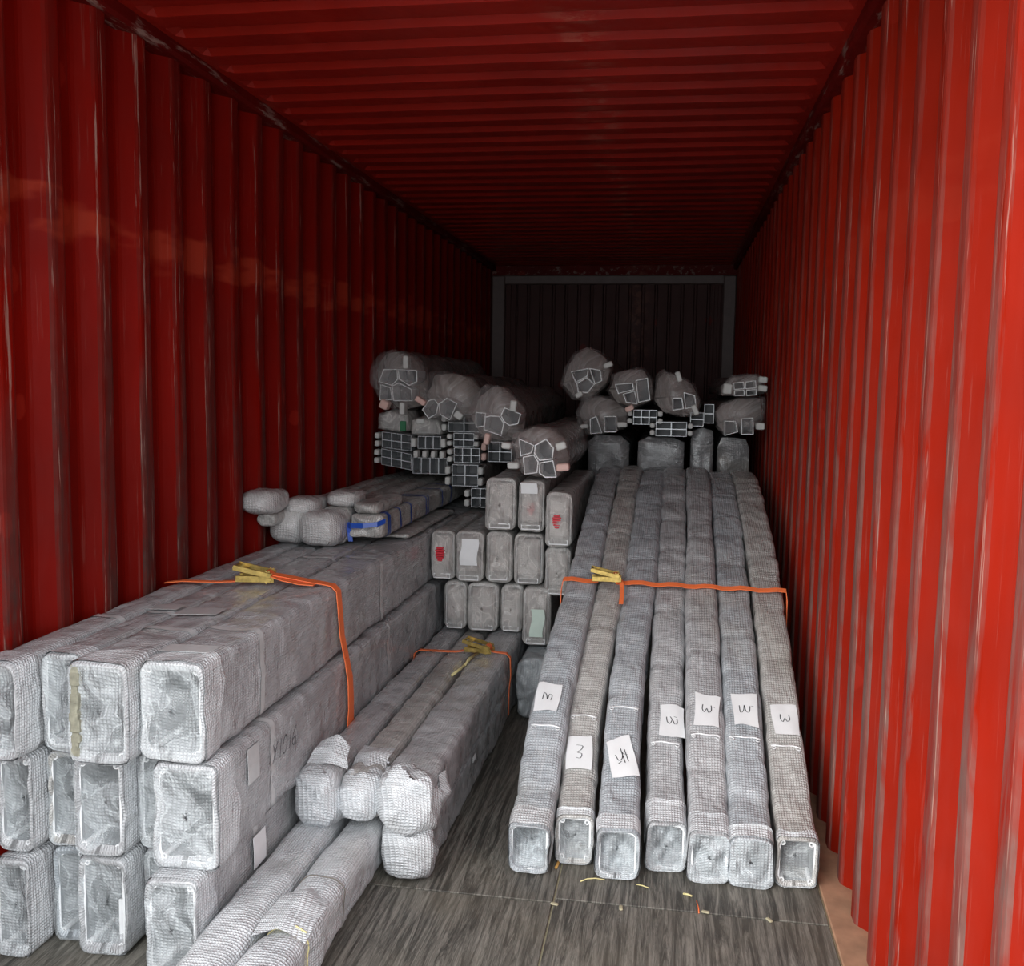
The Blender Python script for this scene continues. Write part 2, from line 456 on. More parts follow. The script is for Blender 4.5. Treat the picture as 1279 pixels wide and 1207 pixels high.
def end_cap_rings(r0, depth, steps, seed, crumple, concave=False):
    """rounded closed end in front (-Y) of ring r0; returned outermost-first order (front -> r0)"""
    c = r0.mean(axis=0); out = []
    nz = SN(seed + 9, 45.0, 9); nf = SN(seed + 10, 20.0, 7)
    for k in range(1, steps + 1):
        a = k / steps * math.pi / 2
        s = math.cos(a) ** .7 if k < steps else .03
        y = math.sin(a) * depth
        rg = c + (r0 - c) * s
        rg[:, 1] -= y
        q = np.stack([rg[:, 0] - c[0], rg[:, 1] * 1.0, rg[:, 2] - c[2]], -1)
        amt = crumple * (nz(q) * .5 + nf(q))
        rg[:, 1] -= amt * min(1, k / 2)
        rg[:, 0] += (rg[:, 0] - c[0]) * 2.0 * amt * s
        rg[:, 2] += (rg[:, 2] - c[2]) * 2.0 * amt * s
        out.append(rg)
    return np.array(out[::-1])

def film_disc(r0, inset, depth, crumple, seed, steps=9, square=True):
    """sheet closing an open tube mouth: from ring r0 inwards; depth>0 is pushed into the tube"""
    c = r0.mean(axis=0); rings = []
    nz = SN(seed + 3, 38.0, 9); nf = SN(seed + 4, 90.0, 9)
    for k in range(steps + 1):
        s = 1 - k / steps * .985
        rg = c + (r0 - c) * s
        q = np.stack([rg[:, 0] - c[0], rg[:, 2] * 0, rg[:, 2] - c[2]], -1)
        f = math.sin(min(1, (1 - s) * 2.2) * math.pi / 2)
        rg[:, 1] += depth * f + crumple * f * (nz(q) + .5 * nf(q)) + inset
        rings.append(rg)
    rings = np.array(rings)
    R, n, _ = rings.shape
    v = rings.reshape(-1, 3); fs = []
    for i in range(R - 1):
        for j in range(n):
            k = (j + 1) % n
            fs.append((i * n + j, (i + 1) * n + j, (i + 1) * n + k, i * n + k))
    fs.append(tuple((R - 1) * n + j for j in range(n)))
    uv = np.stack([v[:, 0] + seed * .137, v[:, 2] + v[:, 1]], -1)
    return v, fs, uv

def ring_extrude(mb, outer, inner, y0, y1, mi=0):
    """hollow section between polygons outer/inner (x,z lists of equal length), front at y0"""
    n = len(outer)
    vs = [(x, y0, z) for x, z in outer] + [(x, y0, z) for x, z in inner] + [(x, y1, z) for x, z in outer] + [(x, y1, z) for x, z in inner]
    fs = []
    for i in range(n):
        j = (i + 1) % n
        fs += [(i, j, n + j, n + i), (i, 2 * n + i, 2 * n + j, j), (n + i, n + j, 3 * n + j, 3 * n + i)]
    mb.add(vs, fs, mi)

def shrink(poly, t):
    P = np.array(poly, float); n = len(P); out = []
    c = P.mean(axis=0)
    for i in range(n):
        a, b, d = P[i - 1], P[i], P[(i + 1) % n]
        e1 = (b - a) / (np.linalg.norm(b - a) + 1e-9); e2 = (d - b) / (np.linalg.norm(d - b) + 1e-9)
        bis = (e2 - e1)
        if np.linalg.norm(bis) < 1e-3: bis = c - b
        bis /= np.linalg.norm(bis)
        if np.dot(bis, c - b) < 0: bis = -bis
        out.append(b + bis * t * 1.25)
    return out

def box_profile(parent, cx, cz, w, h, y, wall=.006, depth=.55, ports=True, r=.012):
    """cut end of an extruded hollow section: rim, cavity and corner screw ports"""
    mb = MB(); n = 24
    o = rsect(w, h, r, n); i_ = rsect(w - 2 * wall, h - 2 * wall, max(.004, r - wall * .5), n)
    vs = []; fs = []
    for (S, yy) in ((o, y + depth), (o, y), (i_, y), (i_, y + depth)):
        vs += [(cx + a, yy, cz + b) for a, b in S]
    mb.add(vs[:n * 2], [(k, (k + 1) % n, n + (k + 1) % n, n + k) for k in range(n)], 0)
    b0 = n
    mb.add(vs[n:3 * n], [(k, (k + 1) % n, n + (k + 1) % n, n + k) for k in range(n)], 0)
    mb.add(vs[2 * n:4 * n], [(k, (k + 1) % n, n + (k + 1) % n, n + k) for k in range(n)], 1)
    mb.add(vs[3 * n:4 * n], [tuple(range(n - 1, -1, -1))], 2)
    prof = mb.build('profile', ['alu_rim', 'alu', 'alu_dark'], parent, smooth=False)
    if ports:
        for sx in (-1, 1):
            for sz in (-1, 1):
                p = MB(); px = cx + sx * (w / 2 - wall - .007); pz = cz + sz * (h / 2 - wall - .007)
                a = [(px + .0085 * math.cos(k * math.pi / 5), pz + .0085 * math.sin(k * math.pi / 5)) for k in range(10)]
                b = [(px + .005 * math.cos(k * math.pi / 5), pz + .005 * math.sin(k * math.pi / 5)) for k in range(10)]
                ring_extrude(p, a, b, y - .001, y + .12, 0)
                p.build('screw_port', ['alu_rim'], prof)
    return prof

def strip_on_path(name, pts, width_dir, width, mat, parent, thick=.0016, nrm=None):
    """flat ribbon (webbing, tape) through points; width_dir is a unit vector"""
    pts = [Vector(p) for p in pts]; wd = Vector(width_dir).normalized() * (width / 2)
    vs = []; n = len(pts)
    for i, p in enumerate(pts):
        d = (pts[min(i + 1, n - 1)] - pts[max(i - 1, 0)]).normalized()
        k = d.cross(wd).normalized() * thick
        vs += [p - wd - k, p + wd - k, p + wd + k, p - wd + k]
    fs = []
    for i in range(n - 1):
        for a in range(4):
            b = (a + 1) % 4
            fs.append((i * 4 + a, i * 4 + b, (i + 1) * 4 + b, (i + 1) * 4 + a))
    fs += [(3, 2, 1, 0), tuple((n - 1) * 4 + a for a in range(4))]
    return mesh_obj(name, vs, fs, mat, parent, smooth=False)

# ---------------------------------------------------------------- the container itself
PITCH, PH, DEP = .2379, 2.435, .050
def corrugated(name, xin, sign, mat):
    """trapezoid wall sheet; inner plateau at xin, valleys DEP further out"""
    ys = []; k0 = math.floor((YM - PH) / PITCH) - 1
    y = PH + k0 * PITCH
    prof = []
    while y < YB + .3:
        prof += [(y - .062, 0), (y, 0), (y + .052, 1), (y + .120, 1)]
        y += PITCH
    pts = []
    for i, (yy, o) in enumerate(prof):
        pts.append((min(max(yy, YM), YB), o))
    zs = [0.0, .7, 1.4, 2.1, ZC - .062]
    rs = np.random.RandomState(5 if sign < 0 else 8)
    dn = SN(31 if sign < 0 else 57, 2.4)
    vs = []; fs = []; rub = []
    # soft radius on each fold
    fine = []
    for i, (yy, o) in enumerate(pts):
        if 0 < i < len(pts) - 1:
            p0 = np.array(pts[i - 1]); p1 = np.array((yy, o)); p2 = np.array(pts[i + 1])
            a = p1 + (p0 - p1) * min(.18, .010 / max(1e-6, abs(p0[0] - p1[0]))); b = p1 + (p2 - p1) * min(.18, .010 / max(1e-6, abs(p2[0] - p1[0])))
            fine += [tuple(a), tuple((a + b) / 2 * .5 + p1 * .5), tuple(b)]
        else: fine.append((yy, o))
    zz = np.linspace(0, ZC - .06, 15)
    for z in zz:
        for (yy, o) in fine:
            dx = .0035 * float(dn((yy, z, 0)))
            vs.append((xin + sign * (o * DEP) + sign * dx, yy, z))
    m = len(fine)
    for i in range(len(zz) - 1):
        for j in range(m - 1):
            q = (i * m + j, i * m + j + 1, (i + 1) * m + j + 1, (i + 1) * m + j)
            fs.append(q if sign > 0 else q[::-1])
            o = (fine[j][1] + fine[j + 1][1]) / 2
            rub.append(1.0 if o < .12 else (.25 if o < .5 else 0.06))
    ob = mesh_obj(name, vs, fs, mat, None, smooth=False, rub=rub)
    tag(ob, kind='structure')
    return ob

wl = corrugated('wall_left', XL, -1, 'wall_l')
wr = corrugated('wall_right', XR, 1, 'wall')

def roof():
    RP, Y0 = .1903, None
    ribs = 3.2645 - .1903 * 12
    xs = [XL + .02, XL + .055, XL + .080] + list(np.linspace(XL + .3, XR - .3, 9)) + [XR - .080, XR - .055, XR - .02]
    prof = []
    y = ribs
    while y < YB + .2:
        prof += [(y - .060, 1), (y - .016, 1), (y + .012, 0), (y + .105, 0)]
        y += RP
    prof = [(min(max(a, YM), YB), b) for a, b in prof]
    vs = []; fs = []
    dn = SN(77, 1.6)
    for (yy, o) in prof:
        for i, x in enumerate(xs):
            a = 0 if i in (0, 1, len(xs) - 1, len(xs) - 2) else 1
            vs.append((x, yy, ZC - .018 + (.020 * o * a) + (0.004 * float(dn((x, yy, 0))) if a else 0)))
    m = len(xs)
    for j in range(len(prof) - 1):
        for i in range(m - 1):
            fs.append((j * m + i, (j + 1) * m + i, (j + 1) * m + i + 1, j * m + i + 1))
    tag(mesh_obj('ceiling', vs, fs, 'roof', None, smooth=False), kind='structure')
roof()

def trim(name, boxes, mat, bev=.006):
    mb = MB()
    for a, b in boxes: mb.box(a, b, 0, bev)
    o = mb.build(name, [mat]); tag(o, kind='structure'); return o

trim('trim_1', [((XL - .06, YM, ZC - .066), (XL + .030, YB, ZC + .004))], 'rail', .012)
trim('trim_2', [((XR - .030, YM, ZC - .066), (XR + .06, YB, ZC + .004))], 'rail', .012)

# floor: joists' top plane with plywood boards laid on it
fb = MB(); fb.box((XL - .05, YM, -.06), (XR + .05, YB, -.007))
floor = fb.build('floor', ['seam']); tag(floor, kind='structure')
xe = [XL - .035, -1.04, -.306, .509]
ye = [YM, 2.005, 2.825, 5.2, 7.6, YB]
for i in range(3):
    for j in range(5):
        mb = MB(); g = .0032
        ya, yb = ye[j], ye[j + 1]
        yo = {0: .0, 1: -.012, 2: .012}[i]
        yo = yo if 0 < j else 0
        mb.box((xe[i] + g, ya + g + yo, -.028), (xe[i + 1] - g, yb - g + (yo if j < 4 else 0), 0.0), 0, .0015)
        mb.build('floor_board', ['wood'], floor)
trim('trim_3', [((.511, YM, -.01), (XR + .045, YB, .006))], 'sill', .003)
trim('trim_4', [((XL - .045, YM, -.01), (XL - .036, YB, .05))], 'sill', .002)

# end wall: closely ribbed sheet inside a frame of posts and a header
def end_wall():
    vs = []; fs = []; xs = []
    x = XL
    while x < XR + .1:
        xs += [(x, 0), (x + .088, 0), (x + .098, 1), (x + .114, 1), (x + .1245, 0)]
        x += .1245
    xs = [(min(a, XR), b) for a, b in xs]
    for z in (0, ZC):
        for a, b in xs: vs.append((a, YB + .028 * b, z))
    m = len(xs)
    for i in range(m - 1): fs.append((i, m + i, m + i + 1, i + 1))
    tag(mesh_obj('wall_back', vs, fs, 'back', None, smooth=False), kind='structure')
    trim('trim_5', [((XL, YB - .05, ZC - .20), (XR, YB + .01, ZC - .115))], 'post', .008)
    trim('trim_6', [((XL, YB - .07, 0), (XL + .13, YB + .01, ZC - .12))], 'post', .01)
    trim('trim_7', [((XR - .12, YB - .07, 0), (XR, YB + .01, ZC - .12))], 'post', .01)
    trim('trim_8', [((XL - .08, YB - .02, ZC - .118), (XR + .08, YB + .03, ZC + .03))], 'rail', .006)
    trim('trim_13', [((XL - .09, YB - .012, -.02), (XL + .02, YB + .03, ZC))], 'back')
    trim('trim_14', [((XR - .02, YB - .012, -.02), (XR + .09, YB + .03, ZC))], 'back')
    for nm, xx in (('trim_9', XL + .155), ('trim_10', XL + .205), ('trim_11', XR - .165), ('trim_12', XR - .225)):
        trim(nm, [((xx, YB - .03, 0), (xx + .028, YB + .01, ZC - .2))], 'back', .004)
end_wall()
gb = MB(); gb.box((-30, -30, -1.45), (30, 40, -1.30)); tag(gb.build('ground', ['ground']), kind='structure')

# ---------------------------------------------------------------- bundles
def wrap_tape(parent, rings, d, at, mat='tape', wide=.03, grow=.0025, name='tape_band'):
    """tape wound once round a sleeve at arc distance `at`"""
    i = int(np.argmin(abs(d - at))); j = min(len(d) - 1, i + 1)
    r0 = rings[i]; c = r0.mean(axis=0); q = (r0 - c); q = q * (1 + grow / (np.linalg.norm(q, axis=1)[:, None]))
    a = c + q; t = rings[j].mean(axis=0) - c; t = t / (np.linalg.norm(t) + 1e-9)
    b = a + t * wide
    o = np.stack([a - t * 0.0, a + (a - c) * .0 + t * wide * .5, b])
    v, f, uv = loft(o)
    return mesh_obj(name, v, f, mat, parent, True, uvs=uv)

def bundle(label, x0, x1, z0, z1, y0, y1, end='open', wrap='wrap', seed=1, ds=.03, n=44, amp=.0035, group=None,
           r=.02, slope=0.0, dx=0.0, film='film', depth=.015, crumple=.006, ports=True, tapes=(), inset=.0,
           name='wrapped_bundle', path=None, lip=.0, pd=.55, prof_wall=.006, rim=True, capdepth=.05, capcr=.012, wfun=None, cinch=None, collar=0, cmat='wrap_pale'):
    w, h = x1 - x0, z1 - z0
    cx, cz = (x0 + x1) / 2, (z0 + z1) / 2
    if path is None: path = [(cx, y0, cz), (cx + dx * .5, (y0 + y1) / 2, cz + slope * .5), (cx + dx, y1, cz + slope)]
    P = catmull(path, ds)
    root = empty(name, (float(P[0][0]), float(P[0][1]), float(P[0][2] - h / 2)), label, 'bundle', group)
    rs = np.random.RandomState(seed)
    if cinch is None:
        cinch = [(float(c), float(rs.uniform(.001, .004)), float(rs.uniform(.012, .03))) for c in np.arange(rs.uniform(.1, .5), y1 - y0, .45)]
    m_ = amp * 1.6
    rings, d = sleeve_rings(P, w - m_, h - m_, r, n, seed, amp, cinch, wfun=wfun)
    if end == 'pouch':
        cap = end_cap_rings(rings[0].copy(), capdepth, 7, seed, capcr)
        v, f, uv = loft(rings, cap1=True, u0=seed * .31)
        cr = np.concatenate([cap, rings[:1]])
        v2, f2, uv2 = loft(cr, cap0=True)
        uv2 = [(p[0] + seed * .17, p[2] - p[1]) for p in v2]; b_ = len(v)
        v = v + v2; f = f + [tuple(i + b_ for i in q) for q in f2]; uv = list(uv) + uv2
        s = mesh_obj('bubble_wrap', v, f, wrap, root, True, uvs=uv)
    else:
        # the sleeve turns in over the cut end
        r0 = rings[0].copy(); c = r0.mean(axis=0)
        lipr = SN(seed + 40, 40.0, 8)(r0 - c)[:, None]
        li = []
        for s_, dy in ((.80, .004), (.86, -.003), (.93, -.007 - lip), (.98, -.005 - lip * .5)):
            q = c + (r0 - c) * s_; q[:, 1] += dy + lipr[:, 0] * .006
            li.append(q)
        if not rim: li = li[2:]
        allr = np.concatenate([np.array(li), rings])
        v, f, uv = loft(allr, cap1=True, u0=seed * .31)
        s = mesh_obj('bubble_wrap', v, f, wrap, root, True, uvs=uv)
        c0 = rings[0].mean(axis=0)
        box_profile(root, float(c0[0]), float(c0[2]), w * .90 - m_, h * .93 - m_, float(c0[1]) - .002 + inset, wall=prof_wall, depth=pd, ports=ports)
        rr = c + (rings[0] - c) * .965; rr[:, 1] -= .011 + lip
        v, f, uv = film_disc(rr, 0.0, depth, crumple, seed)
        mesh_obj('end_film', v, f, film, root, True, uvs=uv)
    if collar:
        i1 = max(2, int(np.argmin(abs(d - collar))))
        cr = []
        nzc = SN(seed + 60, 30.0, 7)
        for i in range(i1 + 1):
            c_ = rings[i].mean(axis=0); q = rings[i] - c_
            q = q * (1 + .0035 / np.linalg.norm(q, axis=1)[:, None]); q[:, 1] -= .004
            if i == i1: q[:, 1] += .018 * nzc(rings[i] - c_)
            cr.append(c_ + q)
        v, f, uv = loft(np.array(cr), u0=seed * .77)
        mesh_obj('end_wrap', v, f, cmat, root, True, uvs=uv)
    for tq in tapes:
        at, mt, wd = (tq + ('tape', .03)[len(tq) - 1:]) if isinstance(tq, tuple) else (tq, 'tape', .03)
        wrap_tape(root, rings, d, at, mt, wd)
    root_info = dict(root=root, rings=rings, d=d, path=P, w=w, h=h)
    return root_info

def paper(parent, info, cxyz, w, l, rot, strokes, seed, mat='paper', tilt_rows=None):
    """paper label lying on the top of a sleeve; strokes in -1..1 label space (x right, y away)"""
    rings = info['rings']; rs = np.random.RandomState(seed)
    x, y = cxyz
    flat = rings.reshape(-1, 3)
    def top(px, py):
        dd = (flat[:, 0] - px) ** 2 + (flat[:, 1] - py) ** 2
        k = np.argsort(dd)[:14]; return float(flat[k, 2].max())
    ca, sa = math.cos(rot), math.sin(rot)
    nx, ny = 7, 7; vs = []
    zz = {}
    def lift(a, b):
        px = x + a * w / 2 * ca - b * l / 2 * sa; py = y + a * w / 2 * sa + b * l / 2 * ca
        return px, py
    # best plane along the slope, bowed over the edges
    z_f = top(x, y - l / 2); z_b = top(x, y + l / 2)
    def P3(a, b, e=0.0):
        px, py = lift(a, b)
        z = z_f + (z_b - z_f) * ((py - (y - l / 2)) / l)
        off = abs(px - (info['path'][np.argmin(abs(info['path'][:, 1] - py))][0])) / (info['w'] / 2)
        z -= .016 * max(0, off - .62) * 1.6
        z += .0022 * math.sin(a * 3 + seed) * math.cos(b * 2.4 + seed * 2)
        return (px, py, z + .0045 + e)
    for j in range(ny):
        for i in range(nx):
            a = -1 + 2 * i / (nx - 1); b = -1 + 2 * j / (ny - 1)
            a2 = a * (1 + .06 * math.sin(seed + b * 2)); b2 = b * (1 + .05 * math.cos(seed * 1.7 + a * 2))
            vs.append(P3(a2, b2))
    fs = [(j * nx + i, j * nx + i + 1, (j + 1) * nx + i + 1, (j + 1) * nx + i) for j in range(ny - 1) for i in range(nx - 1)]
    lab = mesh_obj('paper_label', vs, fs, mat, parent, True)
    lab['label'] = 'white paper label with a handwritten mark'
    mb = MB()
    for st in strokes:
        pts = catmull([(a, b, 0) for a, b in st], .12) if len(st) > 2 else np.array([(a, b, 0) for a, b in st])
        for k in range(len(pts) - 1):
            a = Vector(P3(pts[k][0], pts[k][1], .0012)); b = Vector(P3(pts[k + 1][0], pts[k + 1][1], .0012))
            dr = (b - a); pr = Vector((-dr.y, dr.x, 0)).normalized() * .0016
            mb.add([a - pr, b - pr, b + pr, a + pr], [(0, 1, 2, 3)])
    mb.build('handwriting', ['ink'], lab)
    return lab

def bag_end(parent, cx, cy, cz, w, h, l, seed, mat='wrap_pale', power=2.6, crump=.085, tilt=0.0):
    """puffed, crumpled bag closing a pack: swells from the sleeve and closes in front"""
    n, R = 48, 22; rings = []
    nf = SN(seed, 16 / max(w, h) * .2, 8); nz = SN(seed + 1, 60 * .15 / max(w, h), 9)
    sec = rsect(1, 1, .32, n); sec = sec * np.array([w, h])
    for k in range(R):
        t = k / (R - 1); a = t * 2 - 1          # -1 front .. 1 back
        s = max(.02, (1 - abs(a) ** power)) ** (1 / power) if a < 0 else 1 - .16 * a * a
        P = np.stack([sec[:, 0] * s, np.full(n, a * l / 2), sec[:, 1] * s + tilt * a], -1)
        dd = crump * (.35 * nf(P) + .34 * nz(P) + .30 * np.maximum(0, np.sin(P[:, 0] * 55 + P[:, 2] * 38 + a * 4 + seed)) ** 4) * min(w, h) * 2.2
        nr = sec / np.linalg.norm(sec, axis=1)[:, None]
        P[:, 0] += nr[:, 0] * dd * s; P[:, 2] += nr[:, 1] * dd * s; P[:, 1] += dd * .8
        rings.append(P + np.array((cx, cy, cz)))
    v, f, uv = loft(np.array(rings), cap0=True, cap1=True)
    uv = [(p[0] * .8 + seed * .3 + (p[1]) * .6, p[2] + p[1] * .8) for p in v]
    return mesh_obj('bag_end', v, f, mat, parent, True, uvs=uv)

# ---- the left stack: three rows of tall hollow tubes running back along the wall
GA = None
A = [
 # key, x0,x1,z0,z1,y0, wrap, seed, label
 ('bL', -1.762, -1.655, .001, .283, 2.265, 'wrap', 11, 'wrapped grey tube on the floor in the left corner, bottom of the wall column'),
 ('ba', -1.652, -1.550, .001, .280, 2.365, 'wrap_cool', 12, 'narrow wrapped tube in bottom row, second from the left wall'),
 ('bb', -1.547, -1.405, .001, .284, 2.320, 'wrap', 13, 'bottom-row wrapped tube with a white slip inside its open end'),
 ('bd', -1.402, -1.312, .001, .280, 2.400, 'wrap', 14, 'half-hidden bottom-row tube set back behind the frontmost tube'),
 ('bc', -1.309, -1.160, .001, .285, 2.240, 'wrap', 15, 'bottom-row wrapped tube at the aisle edge beside the two floor sleeves'),
 ('mL', -1.762, -1.655, .286, .562, 2.290, 'wrap', 16, 'wrapped tube cut by the photo edge, middle of the wall column'),
 ('ma', -1.652, -1.550, .284, .560, 2.350, 'wrap_warm', 17, 'middle-row wrapped tube with a crumpled open end, second from the left wall'),
 ('mb', -1.547, -1.402, .287, .565, 2.310, 'wrap', 18, 'middle-row wrapped tube, third from the wall, film pushed into its end'),
 ('md', -1.399, -1.312, .284, .560, 2.378, 'wrap', 19, 'half-hidden middle-row tube set back beside the silvery end'),
 ('mc', -1.309, -1.125, .288, .572, 2.290, 'wrap', 20, 'middle-row aisle tube with silvery bubbled end and handwriting on its side'),
 ('tL', -1.762, -1.640, .566, .838, 2.225, 'wrap', 21, 'top-row wrapped tube against the left wall, cut by the photo edge'),
 ('ta', -1.637, -1.520, .564, .836, 2.320, 'wrap', 22, 'top-row wrapped tube second from the wall, its end behind a yellowed strip'),
 ('tb', -1.517, -1.345, .568, .842, 2.250, 'wrap', 23, 'top-row wrapped tube third from the wall, wide open end'),
 ('tc', -1.342, -1.158, .574, .842, 2.290, 'wrap', 24, 'top-row wrapped tube at the aisle edge, under the orange strap'),
]
AI = {}
for (k, x0, x1, z0, z1, y0, wm, sd, lab) in A:
    big = x1 - x0 > .13
    inf = bundle(lab, x0, x1, z0, z1, y0, 7.2, 'open', wm, sd, ds=.026 if big else .04, n=56 if big else 40,
                 amp=.0045 if big else .0035, r=.022, depth=.035 if k in ('mb', 'ba', 'mL', 'ma', 'bb') else .01,
                 crumple=.010, name='wrapped_tube', group='hollow wrapped tubes stacked on the left',
                 tapes=[.33, 1.55] if big else [.5], lip=.004, collar=.10 if big else .07, cmat='wrap_pale')
    AI[k] = inf

# details on the left stack
def patch_strip(parent, pts, wd, width, mat, name='tape_strip'):
    return strip_on_path(name, pts, wd, width, mat, parent, thick=.0005)
r_ = AI['tc']['root']
patch_strip(r_, [(-1.33, 2.40, .8425), (-1.26, 2.405, .8435), (-1.19, 2.41, .842)], (0, 1, 0), .07, 'tape')
patch_strip(AI['tb']['root'], [(-1.50, 2.80, .8425), (-1.43, 2.81, .8435), (-1.37, 2.82, .8425)], (0, 1, 0), .09, 'tape')
patch_strip(AI['ta']['root'], [(-1.62, 2.86, .837), (-1.57, 2.865, .8375), (-1.53, 2.87, .837)], (0, 1, 0), .07, 'tape')
patch_strip(AI['mc']['root'], [(-1.122, 2.49, .55), (-1.119, 2.49, .50), (-1.119, 2.49, .45)], (0, 1, 0), .075, 'tape')
o = patch_strip(AI['bc']['root'], [(-1.155, 2.60, .245), (-1.152, 2.60, .20), (-1.152, 2.60, .15)], (0, 1, 0), .085, 'paper', 'paper_slip')
o['label'] = 'small white slip taped to the side'
# white slip inside the bottom-row tube, dirty foam strip inside the top one
mb = MB(); mb.box((-1.445, 2.335, .035), (-1.415, 2.342, .15), 0, .001)
mb.build('paper_slip', ['paper'], AI['bb']['root'])
mb = MB()
rq = np.random.RandomState(2); z_ = .585
while z_ < .82:
    hh = rq.uniform(.010, .030); a_, b_ = rq.uniform(-.005, .004), rq.uniform(-.006, .005)
    mb.box((-1.506 + a_, 2.236 + rq.uniform(-.004, .004), z_), (-1.484 + b_, 2.256, z_ + hh + .006), 0, .003); z_ += hh
o = mb.build('packing_strip', [plain('yellowed_foam', (.26, .25, .19), .8, nz=.75, nscale=50)], AI['tb']['root'])
o['label'] = 'yellowed dirty packing strip'

def scribble(parent, strokes, org, ux, uz, mat='ink', wd=.0022, name='handwriting'):
    mb = MB(); org = Vector(org); ux = Vector(ux); uz = Vector(uz); nn = ux.cross(uz).normalized()
    for st in strokes:
        pts = catmull([(a, b, 0) for a, b in st], .10) if len(st) > 2 else np.array([(a, b, 0) for a, b in st])
        for k in range(len(pts) - 1):
            a = org + ux * pts[k][0] + uz * pts[k][1]; b = org + ux * pts[k + 1][0] + uz * pts[k + 1][1]
            dr = (b - a).normalized(); pr = dr.cross(nn) * wd
            mb.add([a - pr, b - pr, b + pr, a + pr], [(0, 1, 2, 3)])
    return mb.build(name, [mat], parent)
Yg = [[(0, 1), (.28, .5)], [(.5, 1), (.1, 0)]]
def shift(g, dx): return [[(a + dx, b) for a, b in st] for st in g]
one = [[(.2, 1), (.2, 0)]]
zero = [[(.3, 1), (.05, .7), (.05, .25), (.3, 0), (.5, .3), (.48, .75), (.3, 1)]]
six = [[(.45, 1), (.1, .6), (.08, .2), (.3, 0), (.5, .2), (.35, .45), (.1, .35)]]
scribble(AI['mc']['root'], shift(Yg, 0) + shift(one, .75) + shift(zero, 1.2) + shift(one, 1.95) + shift(six, 2.4),
         (-1.113, 2.60, .452), (0, .062, 0), (0, .012, .055))

# ---- centre aisle bundles
GC = 'pouch-ended wrapped tubes in the centre'
CI = {}
CI['c1'] = bundle('upper left of the three strapped centre tubes, end bagged with a wrap ear', -1.122, -.998, .172, .345, 2.87, 6.9, 'pouch', 'wrap', 31, ds=.024, n=44, amp=.004, r=.035, name='wrapped_tube', group=GC, capdepth=.05, capcr=.02,
                  wfun=lambda s: 1 + .13 * math.exp(-((s - .02) / .10) ** 2))
CI['c2'] = bundle('upper middle strapped centre tube with its small end knotted like a ball', -.995, -.866, .173, .342, 2.90, 6.9, 'pouch', 'wrap_warm', 32, ds=.022, n=44, amp=.004, r=.035, name='wrapped_tube', group=GC, capdepth=.07, capcr=.02,
                  wfun=lambda s: 1 - .22 * math.exp(-((s - .10) / .03) ** 2) - .06 * math.exp(-(s / .05) ** 2), tapes=[])
CI['c3'] = bundle('upper right strapped centre tube with a rounded bulging end over the floor', -.862, -.688, .174, .348, 2.86, 6.9, 'pouch', 'wrap', 33, ds=.022, n=52, amp=.005, r=.03, name='wrapped_tube', group=GC, capdepth=.045, capcr=.02,
                  wfun=lambda s: 1 + .04 * math.exp(-((s - .05) / .12) ** 2))
CI['d1'] = bundle('lower wrapped tube on the floor under the bulging-ended strapped tube', -.858, -.700, .001, .172, 2.885, 6.9, 'pouch', 'wrap', 34, ds=.022, n=48, amp=.006, r=.03, name='wrapped_tube', group=GC, capdepth=.035, capcr=.022)
CI['e1'] = bundle('long wrapped sleeve on the floor, left of the string-tied one', -1.150, -1.008, .001, .170, 1.86, 6.9, 'pouch', 'wrap_pale', 35, ds=.022, n=48, amp=.004, r=.035, name='wrapped_tube', group=GC)
CI['e2'] = bundle('long wrapped floor sleeve tied with pale string, mouth toward the viewer', -1.004, -.864, .001, .171, 1.99, 6.9, 'pouch', 'wrap_pale', 36, ds=.018, n=56, amp=.005, r=.04, name='wrapped_tube', group=GC, capdepth=.06, capcr=.03,
                  wfun=lambda s: 1 - .17 * math.exp(-((s - .27) / .035) ** 2) + .10 * math.exp(-((s - .10) / .10) ** 2) + .07 * math.exp(-((s - .37) / .05) ** 2))
bag_end(CI['c1']['root'], -1.062, 2.865, .258, .150, .185, .16, 401)
bag_end(CI['c2']['root'], -.932, 2.865, .258, .125, .140, .13, 402)
bag_end(CI['c3']['root'], -.778, 2.865, .262, .178, .185, .14, 403, power=3.4)
bag_end(CI['d1']['root'], -.782, 2.885, .088, .158, .168, .13, 404, power=3.4)
def string_round(parent, info, at, mat, r=.0022, name='string', loose=True):
    i = int(np.argmin(abs(info['d'] - at))); rg = info['rings'][i]; c = rg.mean(axis=0)
    pts = [tuple(c + (p - c) * 1.02) for p in rg] + [tuple(c + (rg[0] - c) * 1.02)]
    mb = MB(); mb.path_tube(pts, r)
    if loose:
        t0 = Vector(tuple(rg[len(rg) // 2])) + Vector((0, 0, .004))
        mb.path_tube([t0, t0 + Vector((.03, -.005, .012)), t0 + Vector((.06, -.012, .002))], r)
        mb.path_tube([t0, t0 + Vector((-.03, -.01, .01)), t0 + Vector((-.055, -.005, .0))], r)
    return mb.build(name, [mat], parent, smooth=True)
string_round(CI['e2']['root'], CI['e2'], .27, 'straw')
string_round(CI['c2']['root'], CI['c2'], .10, 'wrap_pale', .004)
string_round(CI['e2']['root'], CI['e2'], .52, plain('brown_cord', (.16, .14, .12), .8), .0016, loose=False)

